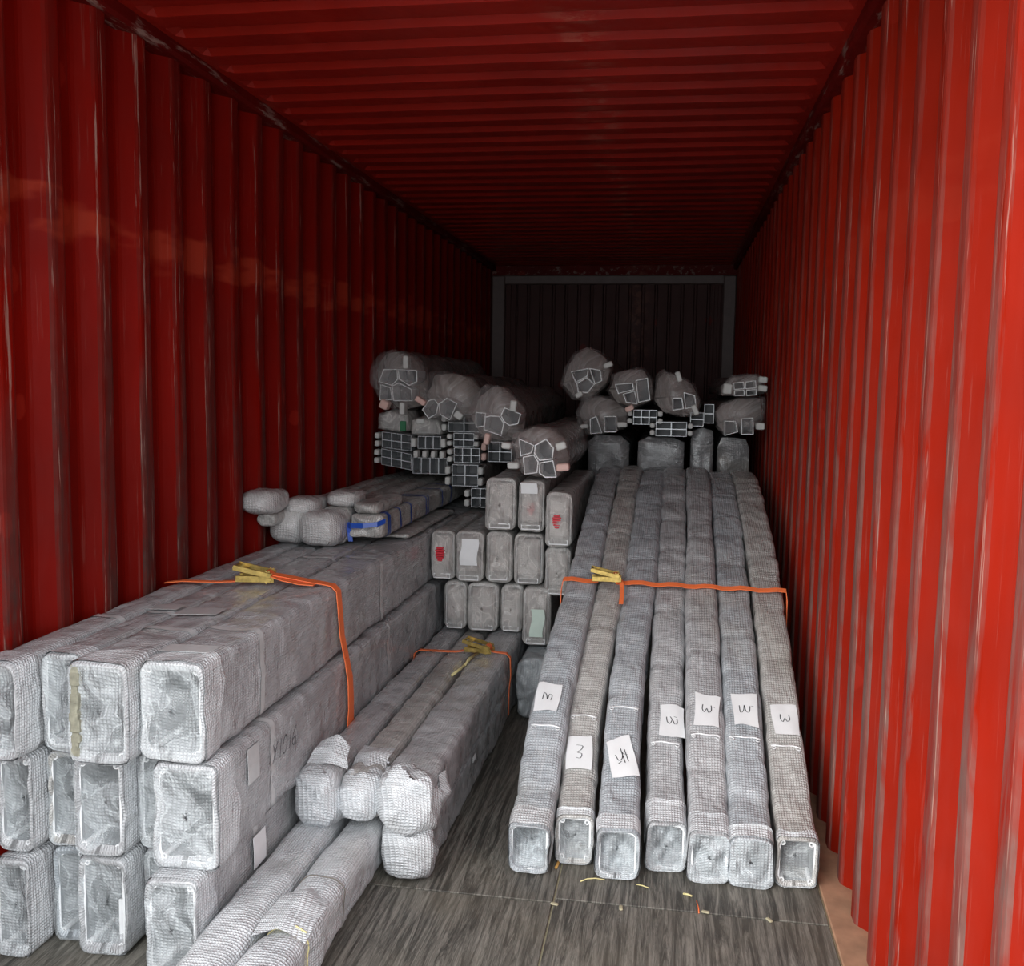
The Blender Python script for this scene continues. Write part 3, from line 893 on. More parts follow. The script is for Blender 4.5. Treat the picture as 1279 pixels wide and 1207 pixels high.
def flap(parent, pts_grid, mat='film_thick', name='wrap_flap', seed=3):
    """crumpled free corner of bubble wrap; pts_grid rows of 3D points"""
    G = np.array(pts_grid, float); ny, nx = G.shape[:2]
    Y, X = np.linspace(0, ny - 1, 14), np.linspace(0, nx - 1, 14)
    out = []
    nz = SN(seed, 30.0, 8)
    for y in Y:
        for x in X:
            i, j = min(int(y), ny - 2), min(int(x), nx - 2); fy, fx = y - i, x - j
            p = (G[i, j] * (1 - fx) + G[i, j + 1] * fx) * (1 - fy) + (G[i + 1, j] * (1 - fx) + G[i + 1, j + 1] * fx) * fy
            out.append(p + np.array((.3, 1, .5)) * .008 * nz(p))
    fs = [(a * 14 + b, a * 14 + b + 1, (a + 1) * 14 + b + 1, (a + 1) * 14 + b) for a in range(13) for b in range(13)]
    uv = [(p[0] * 1.3 + p[2], p[2] + p[1]) for p in out]
    return mesh_obj(name, out, fs, mat, parent, True, uvs=uv)
flap(CI['c1']['root'], [[(-1.12, 2.86, .33), (-1.05, 2.86, .36), (-.98, 2.86, .335)], [(-1.10, 2.90, .385), (-1.04, 2.90, .395), (-.985, 2.90, .37)], [(-1.085, 2.95, .405), (-1.03, 2.95, .43), (-.99, 2.94, .39)]], 'wrap_pale', seed=5)
flap(CI['c2']['root'], [[(-.99, 2.93, .30), (-.93, 2.90, .335), (-.87, 2.93, .31)], [(-.985, 2.99, .345), (-.93, 2.98, .358), (-.875, 2.99, .345)], [(-.985, 3.06, .346), (-.93, 3.05, .350), (-.875, 3.07, .345)]], 'wrap_pale', seed=6)
flap(CI['e2']['root'], [[(-1.01, 2.22, .16), (-.94, 2.22, .187), (-.87, 2.22, .15)], [(-1.01, 2.29, .172), (-.94, 2.29, .190), (-.87, 2.29, .165)], [(-1.0, 2.38, .178), (-.93, 2.39, .203), (-.865, 2.38, .165)], [(-.99, 2.42, .172), (-.93, 2.44, .181), (-.875, 2.42, .165)]], 'wrap_pale', seed=7)
flap(CI['c3']['root'], [[(-.70, 2.90, .20), (-.675, 2.90, .26), (-.69, 2.91, .33)], [(-.69, 2.95, .20), (-.655, 2.95, .26), (-.675, 2.96, .33)], [(-.69, 3.00, .20), (-.68, 3.0, .26), (-.69, 3.01, .33)]], 'wrap_pale', seed=8)
patch_strip(CI['d1']['root'], [(-.697, 3.52, .16), (-.695, 3.52, .152), (-.694, 3.52, .144)], (0, 1, 0), .05, 'paper')

# ---- back centre stack: film-faced tube ends, three rows
GB = 'film-faced tube ends stacked at the back of the aisle'
CB = [
 ('t1', -.882, -.727, .856, 1.118, 4.66, 'top row of the film-faced stack, leftmost tube'),
 ('t2', -.719, -.583, .856, 1.112, 4.65, 'top row of the film-faced stack, middle tube with faint red showing through'),
 ('t3', -.577, -.442, .796, 1.066, 4.60, 'top row of the film-faced stack, right tube with a red cap inside'),
 ('m1', -1.152, -1.026, .597, .850, 4.66, 'middle row of the film-faced stack, leftmost tube with a red cap inside'),
 ('m2', -1.022, -.878, .597, .854, 4.64, 'middle-row film-faced tube with a large white paper inside its end'),
 ('m3', -.873, -.739, .602, .853, 4.65, 'middle-row film-faced tube just right of the one with white paper'),
 ('m4', -.734, -.584, .594, .850, 4.65, 'middle-row film-faced tube, fourth from the left'),
 ('m5', -.579, -.447, .553, .793, 4.62, 'middle-row film-faced tube touching the arched row'),
 ('b1', -1.082, -.966, .350, .592, 4.66, 'bottom-row film-faced tube, leftmost, sitting on the strapped tubes'),
 ('b2', -.962, -.804, .350, .594, 4.65, 'bottom-row film-faced tube, second from the left, widest of its row'),
 ('b3', -.798, -.684, .350, .592, 4.66, 'bottom-row film-faced tube, third from the left'),
 ('b4', -.680, -.540, .308, .596, 4.60, 'bottom-row film-faced tube with pale green paper inside its end'),
]
BI = {}
for k, (nm, x0, x1, z0, z1, y0, lab) in enumerate(CB):
    inf = bundle(lab, x0, x1, z0, z1, y0, 5.9 if x1 > -.5 else 7.6, 'open', 'wrap_warm', 50 + k, ds=.05, n=40, amp=.003, r=.03, group=GB,
                 film='film_plain', depth=-.035, crumple=.006, ports=False, name='film_faced_tube', rim=False, pd=.3, prof_wall=.005)
    BI[nm] = inf
    cx = (x0 + x1) / 2; w = x1 - x0
    mb = MB(); o_ = [(cx - w * .32, z0 + .016), (cx + w * .34, z0 + .016), (cx + w * .34, z0 + .040), (cx - w * .32, z0 + .040)]
    i_ = [(cx - w * .30, z0 + .020), (cx + w * .32, z0 + .020), (cx + w * .32, z0 + .036), (cx - w * .30, z0 + .036)]
    ring_extrude(mb, o_, i_, y0 - .035, y0 + .04, 0)
    mb.add([(a, y0 - .02, b) for a, b in i_], [(0, 1, 2, 3)], 1)
    mb.build('slot', ['alu_rim', 'alu_dark'], inf['root'])
    # inner panel of the extrusion seen through the film
    mb = MB(); mb.box((cx - w * .36, y0 + .012, z0 + .05), (cx + w * .36, y0 + .02, z1 - .03), 0, .003)
    mb.build('inner_web', [('wrap_brown')], inf['root'])
def cap_disc(parent, c, r, mat, name='cap'):
    mb = MB()
    for k, f in enumerate((.75, 1.0, .95, 1.0, .8, .55)):
        z = c[2] + r * (1.15 - .46 * k)
        mb.box((c[0] - r * f * .9, c[1], z - r * .2), (c[0] + r * f * .9, c[1] + .018, z + r * .2), 0, r * .12)
    return tag(mb.build(name, [mat], parent), 'red plastic cap seen through the film')
cap_disc(BI['m1']['root'], (-1.095, 4.603, .735), .026, 'red')
cap_disc(BI['t3']['root'], (-.515, 4.546, .925), .024, 'red')
cap_disc(BI['t2']['root'], (-.65, 4.612, .975), .022, 'red')
def crumpled_paper(parent, x0, x1, z0, z1, y, mat, seed):
    nz = SN(seed, 40, 8); vs = []; n = 9
    for j in range(n):
        for i in range(n):
            x = x0 + (x1 - x0) * i / (n - 1); z = z0 + (z1 - z0) * j / (n - 1)
            x += .006 * math.sin(z * 40 + seed); vs.append((x, y + .004 * float(nz((x, 0, z))), z))
    fs = [(j * n + i, j * n + i + 1, (j + 1) * n + i + 1, (j + 1) * n + i) for j in range(n - 1) for i in range(n - 1)]
    return mesh_obj('paper_slip', vs, fs, mat, parent, False)
crumpled_paper(BI['m2']['root'], -.985, -.90, .69, .82, 4.582, 'paper', 1)
crumpled_paper(BI['b4']['root'], -.63, -.567, .365, .50, 4.542, 'paper_green', 2)
crumpled_paper(BI['t2']['root'], -.70, -.62, 1.05, 1.10, 4.592, 'paper', 3)
bf = bundle('clear bluish wrapped tube end on the floor between the strapped tubes and the arched row', -.672, -.50, .001, .30, 4.42, 6.8, 'pouch', 'film_thick', 71, ds=.04, n=44, amp=.007, r=.035, name='film_faced_tube', capdepth=.03, capcr=.03)
mb = MB(); mb.box((-.655, 4.46, .015), (-.52, 6.6, .285), 0, .01); mb.build('profile', ['alu'], bf['root'])

# ---- arched row on the right: seven tubes climbing from the floor
TX = [  # x at front, at label, at strap, at crest, width front, y front
 (-.404, -.402, -.350, -.338, .140, 2.975), (-.267, -.278, -.230, -.211, .126, 3.065), (-.124, -.135, -.108, -.088, .140, 2.995),
 (.030, .016, .022, .034, .134, 3.075), (.166, .156, .150, .162, .134, 3.03), (.293, .292, .286, .288, .140, 3.02), (.434, .430, .425, .418, .134, 3.045)]
ZT = [(0, .168), (.18, .235), (.42, .385), (.72, .560), (1.07, .712), (1.40, .832), (1.72, .930), (2.1, 1.022), (2.45, 1.078), (2.75, 1.092), (2.85, 1.085)]
TL = ['farthest left of the arched wrapped tubes, label marked sideways, gaping square end',
      'second arched wrapped tube from the left, label lower than its neighbours, ratchet buckle on top',
      'third arched wrapped tube from the left, tilted label nearest the floor end',
      'middle one of the seven arched wrapped tubes, bent flap at its floor end',
      'fifth arched wrapped tube from the left, bluish with crumpled closed end',
      'second arched wrapped tube from the right wall, bluish sheen and rounded end',
      'arched wrapped tube next to the right wall, clear square open end']
three = [[(-.35, .35), (-.1, .5), (.02, .3), (-.12, .12), (.1, .05), (.22, -.1), (.05, -.32), (-.25, -.28)]]
def rot90(g): return [[(b, -a) for a, b in st] for st in g]
omega = [[(-.35, .3), (-.38, 0), (-.2, -.2), (-.02, .05), (.12, -.2), (.35, -.05), (.32, .28)]]
emm = [[(-.4, -.25), (-.35, .25), (-.12, .1), (0, -.2), (.1, .2), (.35, .1), (.3, -.25)]]
TS = [emm, rot90(emm), [[(-.5, .1), (-.3, -.2), (0, -.1), (.1, .2)], [(0, .45), (.15, -.35)], [(.05, .15), (.45, .05)], [(.3, .35), (.42, -.3)], [(-.4, -.35), (-.1, -.25)]],
      [[(-.45, .2), (-.4, -.1), (-.2, -.25), (0, 0), (-.15, .2)], [(.15, .2), (.4, .15)], [(.1, -.05), (.2, -.25), (.42, -.2), (.38, .05)]],
      omega + [[(.45, .2), (.62, .18)]], [[(-.45, .25), (-.4, -.2), (-.15, -.1), (-.05, .25), (.05, -.15), (.3, -.2), (.4, .15)], [(.5, .15), (.68, .12)]], omega]
TLY = [3.45, 3.31, 3.27, 3.47, 3.47, 3.49, 3.48]
TLX = [-.41, -.278, -.128, .040, .162, .297, .436]
SY = [3.36, 3.42, 3.40, 3.41, 3.39, 3.37, 3.40]
TI = []
for k, (xa, xb, xc, xd, w, yf) in enumerate(TX):
    h = .166
    ctrl = []
    for (dy, zt) in ZT:
        y = yf + dy
        x = np.interp(y, [yf, 3.45, 4.1, 5.5], [xa, xb, xc, xd])
        zt2 = zt + .012 * math.sin(k * 2.1) * min(1, dy)
        ctrl.append((x, y, zt2 - h / 2))
    rs = np.random.RandomState(90 + k)
    cin = [(float(c), float(rs.uniform(.003, .007)), float(rs.uniform(.012, .03))) for c in np.cumsum(rs.uniform(.13, .34, 16)) if c < 3.4]
    cin += [(float(rs.uniform(.1, 3.0)), float(rs.uniform(-.003, .005)), float(rs.uniform(.007, .014))) for _ in range(22)]
    wm = ['wrap_cool', 'wrap_warm', 'wrap_cool', 'wrap', 'wrap', 'wrap_cool', 'wrap_warm'][k]
    inf = bundle(TL[k], -w / 2, w / 2, 0, h, 0, 3.2, 'open', wm, 80 + k, ds=.016, n=52, amp=.0042, r=.026 if k != 6 else .02,
                 name='arched_tube', group='seven arched wrapped tubes on the right', path=ctrl, film='film' if k in (1, 6) else 'film_thick',
                 depth=[.05, .03, .035, .02, .012, -.004, .05][k], crumple=[.016, .012, .016, .014, .016, .010, .006][k], lip=.004, pd=.08,
                 ports=(k in (1, 6)), cinch=cin, wfun=lambda s, a=.035 * math.sin(k * 1.7 + 1): 1 + a * math.sin(s * 2.3), collar=[.08, .05, .07, .11, .09, .06, .03][k])
    TI.append(inf)
    root = inf['root']
    paper(root, inf, (TLX[k], TLY[k]), .088, [.115, .125, .135, .12, .125, .125, .115][k], [-.06, .05, .28, .02, -.06, .04, .06][k], TS[k], k + 1)
    # the rim of the inner profile pressing through the wrap just in front of the label
    i = int(np.argmin(abs(inf['path'][:, 1] - (TLY[k] - [.10, -.14, -.20, .085, .085, .10, .085][k]))))
    rg = inf['rings'][i]; top = rg[:, 2].max(); cx = rg[:, 0].mean()
    mb = MB(); hw = w * .38
    pts = [(cx + hw * t_, rg[:, 1].mean() + .004 * math.sin(5 * t_ + k), top + .002 - .004 * abs(t_) ** 3) for t_ in np.linspace(-1, 1, 9)]
    mb.path_tube(pts, .0028, 6)
    for sx in (-1, 1):
        c = (cx + sx * hw * .82, rg[:, 1].mean() - .012, top - .001)
        ring = [(c[0] + .007 * math.cos(a), c[1] + .007 * math.sin(a), c[2] - .3 * .007 * (1 - math.sin(a))) for a in np.linspace(0, 2 * math.pi, 9)]
        mb.path_tube(ring, .0018, 5)
    mb.build('inner_rim', ['alu_rim'], root, smooth=True)['label'] = 'white cut rim and screw holes of the profile showing through'

# ---- dark bundles rising behind the arch, carrying the right-hand window profiles
for k, (x0, x1, z1, lab) in enumerate([(-.500, -.238, 1.268, 'dark wrapped pack behind the arch, leftmost of four'), (-.196, .094, 1.270, 'widest dark wrapped pack behind the arch, second from the left'),
                             (.122, .266, 1.330, 'narrow dark wrapped pack behind the arch, third from the left'), (.283, .480, 1.275, 'dark wrapped pack behind the arch, nearest the right wall')]):
    w = x1 - x0; cx = (x0 + x1) / 2
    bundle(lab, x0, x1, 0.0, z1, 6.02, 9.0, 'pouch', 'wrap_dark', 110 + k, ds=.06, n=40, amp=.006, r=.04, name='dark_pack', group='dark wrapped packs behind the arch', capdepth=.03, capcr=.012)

# ---- blue-taped flat packs lying on the left stack
GBL = 'flat wrapped packs lying on the left stack'
bundle('thin flat wrapped pack sandwiched under the blue-taped pack', -1.372, -1.172, .846, .872, 4.36, 5.3, 'pouch', 'wrap_warm', 120, ds=.04, n=36, amp=.004, r=.012, group=GBL, name='flat_pack', capdepth=.03, capcr=.02)
bl = bundle('flat pack wound with blue tape, aisle side of the pile on the left stack', -1.405, -1.238, .875, .988, 4.17, 6.6, 'pouch', 'wrap_warm', 121, ds=.03, n=44, amp=.004, r=.02, group=GBL, name='flat_pack', capdepth=.05, capcr=.03,
            tapes=[(.04, 'blue', .022), (.075, 'blue', .016), (.24, 'blue', .02), (.42, 'blue', .02), (.72, 'blue', .022), (.80, 'blue', .014), (1.08, 'blue', .018), (1.32, 'blue', .018)])
strip_on_path('tape_band', [(-1.405, 4.14, .93), (-1.38, 4.108, .935), (-1.32, 4.095, .938), (-1.26, 4.11, .945), (-1.235, 4.15, .955)], (0, .1, 1), .022, 'blue', bl['root'])
strip_on_path('tape_band', [(-1.405, 4.14, .945), (-1.39, 4.12, .90), (-1.385, 4.12, .862)], (.9, .2, 0), .02, 'blue', bl['root'])
mb = MB(); mb.box((-1.345, 4.60, .992), (-1.305, 4.66, 1.012), 0, .006); o = mb.build('tape_knot', ['blue'], bl['root'])
packs = [(-1.762, -1.615, .846, .930, 4.20, 'left lower flat pack with a puffed pinkish bag end, against the wall', 122, 1.35),
         (-1.608, -1.412, .846, .930, 4.14, 'lower flat pack with a big puffed bag end in the middle of the pile', 123, 1.30),
         (-1.764, -1.672, .934, 1.000, 4.02, 'top flat pack nearest the left wall, bag end poking out furthest', 124, 1.25),
         (-1.666, -1.560, .934, 1.000, 4.16, 'top flat pack second from the wall with a crumpled bag end', 125, 1.25),
         (-1.554, -1.412, .934, 1.002, 4.22, 'top flat pack beside the blue-taped one, small puffed end', 126, 1.2)]
PUFF = {122: (-1.675, 4.17, .925, .185, .165), 123: (-1.50, 4.10, .925, .195, .155), 124: (-1.735, 3.99, 1.045, .165, .105),
        125: (-1.63, 4.20, 1.005, .16, .085), 126: (-1.465, 4.30, 1.035, .15, .075)}
for (x0, x1, z0, z1, y0, lab, sd, gr) in packs:
    inf = bundle(lab, x0, x1, z0, z1, y0, 6.6, 'pouch', 'wrap_warm', sd, ds=.03, n=40, amp=.004, r=.03, group=GBL, name='flat_pack', capdepth=.05, capcr=.02)
    px, py, pz, pw, ph = PUFF[sd]
    bag_end(inf['root'], px, py, pz, pw, ph, .22, 410 + sd, mat='wrap_puff', crump=.035)
bl2 = bundle('puffed bag end resting on top of the blue-taped pack', -1.40, -1.262, .975, 1.035, 4.24, 4.55, 'pouch', 'wrap_warm', 127, ds=.02, n=40, amp=.004, r=.028, group=GBL, name='flat_pack', capdepth=.07, capcr=.03)

# ---- window-frame profile packs with cut chamber ends
def foam_tab(parent, x, z, y, w, h, rot, mat='white'):
    mb = MB(); mt = Matrix.Translation((x, y, z)) @ Matrix.Rotation(rot, 4, 'Y')
    mb.box((-w / 2, -.04, -h / 2), (w / 2, .03, h / 2), 0, .005, mat=mt)
    return mb.build('foam_tab', [mat], parent)

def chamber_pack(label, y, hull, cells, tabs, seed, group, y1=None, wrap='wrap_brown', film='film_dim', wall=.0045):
    H = np.array(hull); c = H.mean(axis=0)
    y1 = y1 or y + 2.4
    root = empty('profile_pack', (float(c[0]), y, float(H[:, 1].min())), label, 'profile pack', group)
    # order hull anticlockwise seen from the front (x right, z up)
    ang = np.arctan2(H[:, 1] - c[1], H[:, 0] - c[0]); H = H[np.argsort(ang)]
    HH = np.vstack([H, H[:1]]); d = np.r_[0, np.cumsum(np.linalg.norm(np.diff(HH, axis=0), axis=1))]
    n = 56; s = np.linspace(0, d[-1], n, endpoint=False)
    S = np.stack([np.interp(s, d, HH[:, 0]), np.interp(s, d, HH[:, 1])], -1)
    nz = SN(seed, 14, 8); nf = SN(seed + 1, 40, 8)
    def rings(ys, sc, a, drop=0.0):
        out = []
        for yy, k in zip(ys, sc):
            q = c + (S - c) * k
            P = np.stack([q[:, 0], np.full(n, yy), q[:, 1]], -1)
            dd = a * (nz(P) + .6 * nf(P)); nr = (S - c) / np.linalg.norm(S - c, axis=1)[:, None]
            P[:, 0] += nr[:, 0] * dd; P[:, 2] += nr[:, 1] * dd - drop * max(0, yy - y)
            out.append(P)
        return np.array(out)
    body = rings(np.arange(y + .16, y1, .12), [.9] * 99, .008)
    body = rings(list(np.arange(y + .16, y1, .12)), [.93] * len(np.arange(y + .16, y1, .12)), .008)
    v, f, uv = loft(body, cap0=True, cap1=True); mesh_obj('wrap', v, f, wrap, root, True, uvs=uv)
    fy = [y - .035, y - .04, y - .03, y - .01, y + .02, y + .06, y + .11, y + .17, y + .26]
    fk = [.25, .55, .8, .93, .99, 1.0, .99, .97, .955]
    v, f, uv = loft(rings(fy, fk, .012), cap0=True); uv = [(p[0] + seed * .13 + p[1] * .5, p[2] + p[1] * .5) for p in v]; mesh_obj('end_film', v, f, film, root, True, uvs=uv)
    mb = MB()
    for cl in cells:
        # cell polygons share their walls: each is a hollow chamber
        inn = shrink(cl, wall); ring_extrude(mb, cl, inn, y, y + .20, 0)
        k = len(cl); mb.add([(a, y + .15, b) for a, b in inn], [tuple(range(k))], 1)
    mb.build('profile', ['alu_rim', 'alu_dark'], root)
    for (tx, tz, tw, th, tr, tm) in tabs: foam_tab(root, tx, tz, y - .01, tw, th, tr, tm)
    return root

GW = 'bagged chamber-profile packs on top of the load'
chamber_pack('bagged chamber-profile pack standing tallest against the left wall', 5.6,
 [(-1.759,1.677),(-1.715,1.747),(-1.637,1.781),(-1.554,1.749),(-1.486,1.656),(-1.461,1.563),(-1.499,1.431),(-1.626,1.400),(-1.724,1.465),(-1.769,1.568)],
 [[(-1.68, 1.649), (-1.597, 1.65), (-1.592, 1.589), (-1.631, 1.551), (-1.71, 1.574)], [(-1.592, 1.65), (-1.476, 1.643), (-1.476, 1.577), (-1.524, 1.553), (-1.587, 1.59)], [(-1.631, 1.551), (-1.587, 1.571), (-1.509, 1.534), (-1.504, 1.464), (-1.621, 1.462)], [(-1.7, 1.56), (-1.636, 1.542), (-1.626, 1.467), (-1.704, 1.465)]],
 [(-1.535, 1.69, .032, .075, 0, 'white'), (-1.555, 1.42, .032, .07, 0, 'white'), (-1.665, 1.44, .05, .05, .4, 'pink')], 201, GW)
chamber_pack('broad bagged chamber-profile pack right of the tallest one by the left wall', 5.5,
 [(-1.444,1.517),(-1.388,1.628),(-1.284,1.639),(-1.181,1.613),(-1.105,1.545),(-1.122,1.385),(-1.215,1.351),(-1.319,1.353),(-1.405,1.402)],
 [[(-1.42, 1.416), (-1.382, 1.472), (-1.349, 1.482), (-1.32, 1.45), (-1.334, 1.39), (-1.381, 1.366)], [(-1.32, 1.455), (-1.273, 1.488), (-1.212, 1.457), (-1.253, 1.359), (-1.315, 1.39)]],
 [(-1.42, 1.468, .03, .065, -1.0, 'pink'), (-1.195, 1.39, .05, .04, .6, 'white')], 202, GW)
chamber_pack('bagged chamber-profile pack with a pink foam tab, above the film-faced tubes', 5.2,
 [(-1.100,1.394),(-1.062,1.503),(-0.992,1.564),(-0.922,1.570),(-0.842,1.502),(-0.789,1.435),(-0.804,1.314),(-0.856,1.256),(-0.961,1.245),(-1.059,1.286)],
 [[(-0.99, 1.392), (-0.963, 1.401), (-0.911, 1.398), (-0.884, 1.359), (-0.9, 1.29), (-0.998, 1.322)], [(-0.906, 1.402), (-0.885, 1.446), (-0.793, 1.413), (-0.809, 1.357), (-0.857, 1.347), (-0.888, 1.368)], [(-1.043, 1.417), (-0.986, 1.414), (-0.994, 1.34), (-1.042, 1.334)]],
 [(-.83, 1.455, .035, .06, .1, 'white'), (-.972, 1.275, .03, .06, .2, 'pink')], 203, GW)
chamber_pack('bagged chamber-profile pack perched on the top row of film-faced tubes', 4.66,
 [(-0.782,1.260),(-0.752,1.331),(-0.674,1.364),(-0.573,1.358),(-0.510,1.298),(-0.488,1.191),(-0.522,1.125),(-0.607,1.122),(-0.709,1.125),(-0.765,1.183)],
 [[(-0.72, 1.309), (-0.645, 1.279), (-0.656, 1.24), (-0.711, 1.223)], [(-0.699, 1.22), (-0.645, 1.233), (-0.621, 1.199), (-0.627, 1.144), (-0.69, 1.135)], [(-0.617, 1.195), (-0.551, 1.208), (-0.533, 1.125), (-0.588, 1.122), (-0.62, 1.144)], [(-0.642, 1.279), (-0.588, 1.312), (-0.548, 1.266), (-0.555, 1.212), (-0.617, 1.203), (-0.645, 1.237)]],
 [(-.775, 1.275, .045, .03, .1, 'white'), (-.74, 1.18, .055, .03, 0, 'white'), (-.51, 1.28, .05, .035, -.3, 'white'), (-.50, 1.178, .06, .035, -.1, 'pink')], 204, GW)
chamber_pack('bagged profile pack standing highest behind the arched tubes', 5.9,
 [(-0.663,1.577),(-0.640,1.683),(-0.589,1.769),(-0.503,1.808),(-0.416,1.762),(-0.356,1.677),(-0.387,1.581),(-0.491,1.488),(-0.588,1.496)],
 [[(-0.566, 1.583), (-0.504, 1.622), (-0.455, 1.58), (-0.497, 1.526), (-0.555, 1.53)], [(-0.601, 1.654), (-0.495, 1.675), (-0.499, 1.627), (-0.571, 1.588)], [(-0.49, 1.675), (-0.423, 1.666), (-0.412, 1.6), (-0.455, 1.58)]],
 [(-.545, 1.515, .045, .03, -.5, 'white'), (-.375, 1.695, .055, .03, -.4, 'white')], 205, GW)
chamber_pack('bagged profile pack low at the left end of the row behind the arch', 5.95,
 [(-0.576,1.408),(-0.539,1.491),(-0.447,1.512),(-0.349,1.485),(-0.256,1.429),(-0.273,1.317),(-0.417,1.275),(-0.500,1.273),(-0.555,1.335)],
 [[(-0.483, 1.371), (-0.444, 1.386), (-0.407, 1.285), (-0.48, 1.278)], [(-0.4, 1.387), (-0.323, 1.389), (-0.32, 1.292), (-0.393, 1.29)]],
 [(-.515, 1.325, .05, .025, -.15, 'white'), (-.285, 1.34, .06, .03, 0, 'white')], 206, GW)
chamber_pack('bagged profile pack second along the row behind the arch, with cross-webbed cells', 5.85,
 [(-0.393,1.543),(-0.347,1.638),(-0.259,1.682),(-0.169,1.678),(-0.120,1.608),(-0.108,1.491),(-0.224,1.432),(-0.329,1.463)],
 [[(-0.283, 1.525), (-0.213, 1.545), (-0.196, 1.465), (-0.263, 1.474)], [(-0.21, 1.607), (-0.14, 1.622), (-0.122, 1.49), (-0.192, 1.475)], [(-0.332, 1.581), (-0.228, 1.592), (-0.217, 1.55), (-0.311, 1.525)]],
 [(-.24, 1.44, .05, .03, -.5, 'pink')], 207, GW)
chamber_pack('bulkiest bagged profile pack above the middle of the arched tubes', 5.8,
 [(-0.107,1.491),(-0.088,1.631),(-0.052,1.669),(0.027,1.647),(0.126,1.588),(0.180,1.482),(0.174,1.394),(0.059,1.391),(-0.044,1.408)],
 [[(0.009, 1.507), (0.064, 1.508), (0.075, 1.443), (0.011, 1.433)], [(0.072, 1.541), (0.137, 1.523), (0.148, 1.458), (0.085, 1.443)]],
 [(.04, 1.63, .028, .06, -.35, 'white'), (.14, 1.44, .03, .06, -.4, 'white')], 208, GW)
chamber_pack('bagged profile pack beside the right wall, two square cells at its foot', 5.9,
 [(0.259,1.426),(0.299,1.474),(0.404,1.518),(0.541,1.516),(0.551,1.385),(0.490,1.313),(0.320,1.286),(0.272,1.331)],
 [[(0.317, 1.375), (0.381, 1.376), (0.398, 1.311), (0.32, 1.288)], [(0.413, 1.391), (0.482, 1.397), (0.486, 1.298), (0.417, 1.297)]],
 [(.52, 1.35, .05, .04, 0, 'white')], 209, GW)
chamber_pack('flat bagged four-cell profile pack topmost at the right wall', 5.9,
 [(0.291,1.577),(0.353,1.639),(0.490,1.659),(0.545,1.632),(0.558,1.539),(0.450,1.522),(0.298,1.522)],
 [[(0.359, 1.601), (0.419, 1.607), (0.425, 1.565), (0.365, 1.559)], [(0.428, 1.607), (0.487, 1.617), (0.493, 1.571), (0.429, 1.565)], [(0.365, 1.555), (0.425, 1.56), (0.427, 1.525), (0.367, 1.524)], [(0.434, 1.56), (0.493, 1.566), (0.495, 1.53), (0.436, 1.525)]],
 [(.325, 1.565, .05, .06, .1, 'white'), (.525, 1.62, .05, .035, .1, 'white'), (.525, 1.57, .05, .035, .1, 'white')], 210, GW)

GG = 'bare-ended ladder-profile packs in the dark middle of the load'
def grid_pack(label, y, x0, x1, z0, z1, nx, nz, tabs='lr', seed=1, y1=None, skew=0.0, side=.035, tabmat='white', facing=None):
    root = empty('ladder_pack', ((x0 + x1) / 2, y, z0), label, 'profile pack', GG)
    y1 = y1 or y + 2.0
    a0, a1 = x0, x1; b1 = z1
    if 'l' in tabs: a0 += side
    if 'r' in tabs: a1 -= side
    if 't' in tabs: b1 -= side
    mb = MB()
    f = lambda x, z: (x, z + skew * (x - (x0 + x1) / 2))
    cw, ch = (a1 - a0) / nx, (b1 - z0) / nz
    for i in range(nx):
        for j in range(nz):
            x, z = a0 + i * cw, z0 + j * ch
            q = [f(x, z), f(x + cw, z), f(x + cw, z + ch), f(x, z + ch)]
            inn = [f(x + .003, z + .003), f(x + cw - .003, z + .003), f(x + cw - .003, z + ch - .003), f(x + .003, z + ch - .003)]
            ring_extrude(mb, q, inn, y, y + .15, 0)
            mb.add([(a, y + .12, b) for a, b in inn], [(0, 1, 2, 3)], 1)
    mb.build('profile', ['alu', 'alu_dark'], root)
    rs = np.random.RandomState(seed)
    if 'l' in tabs:
        for j in range(nz): foam_tab(root, *((f(x0 + side * .45, z0 + (j + .5) * ch))), y, side * .8, ch * .7, rs.uniform(-.1, .1), tabmat)
    if 'r' in tabs:
        for j in range(nz): foam_tab(root, *((f(x1 - side * .45, z0 + (j + .5) * ch))), y, side * .8, ch * .7, rs.uniform(-.1, .1), tabmat)
    if 't' in tabs:
        for i in range(nx): foam_tab(root, *((f(a0 + (i + .5) * cw, z1 - side * .5))), y, cw * .5, side * .9, rs.uniform(-.1, .1), tabmat)
    c = np.array([(x0 + x1) / 2, (z0 + z1) / 2])
    P = catmull([(c[0], y + .03, c[1]), (c[0], (y + y1) / 2, c[1]), (c[0], y1, c[1])], .12)
    rg, d = sleeve_rings(P, x1 - x0 - .004, z1 - z0 - .004, .01, 28, seed, .002)
    if skew: rg[:, :, 2] += skew * (rg[:, :, 0] - c[0])
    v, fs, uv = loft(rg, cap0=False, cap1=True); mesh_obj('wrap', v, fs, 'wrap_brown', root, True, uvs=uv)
    return root
grid_pack('upper tilted ladder-profile pack touching the left wall', 5.6, -1.724, -1.510, 1.178, 1.272, 3, 2, 'l', 301, skew=-.10)
grid_pack('lower tilted ladder-profile pack touching the left wall', 5.55, -1.712, -1.495, 1.076, 1.170, 3, 2, 'l', 302, skew=-.16)
grid_pack('single-row ladder-profile pack with foam tabs at both ends', 5.6, -1.505, -1.294, 1.184, 1.258, 3, 1, 'lr', 303)
grid_pack('ladder-profile pack of four tall cells under a row of foam tabs', 5.55, -1.486, -1.279, 1.040, 1.180, 4, 1, 't', 304, side=.045)
grid_pack('small ladder-profile pack just under the broad bagged pack', 5.65, -1.332, -1.108, 1.286, 1.392, 2, 2, 'l', 305)
grid_pack('two-cell-high ladder-profile pack in the middle of the dark pile', 5.6, -1.288, -1.096, 1.202, 1.282, 2, 2, 'lr', 306)
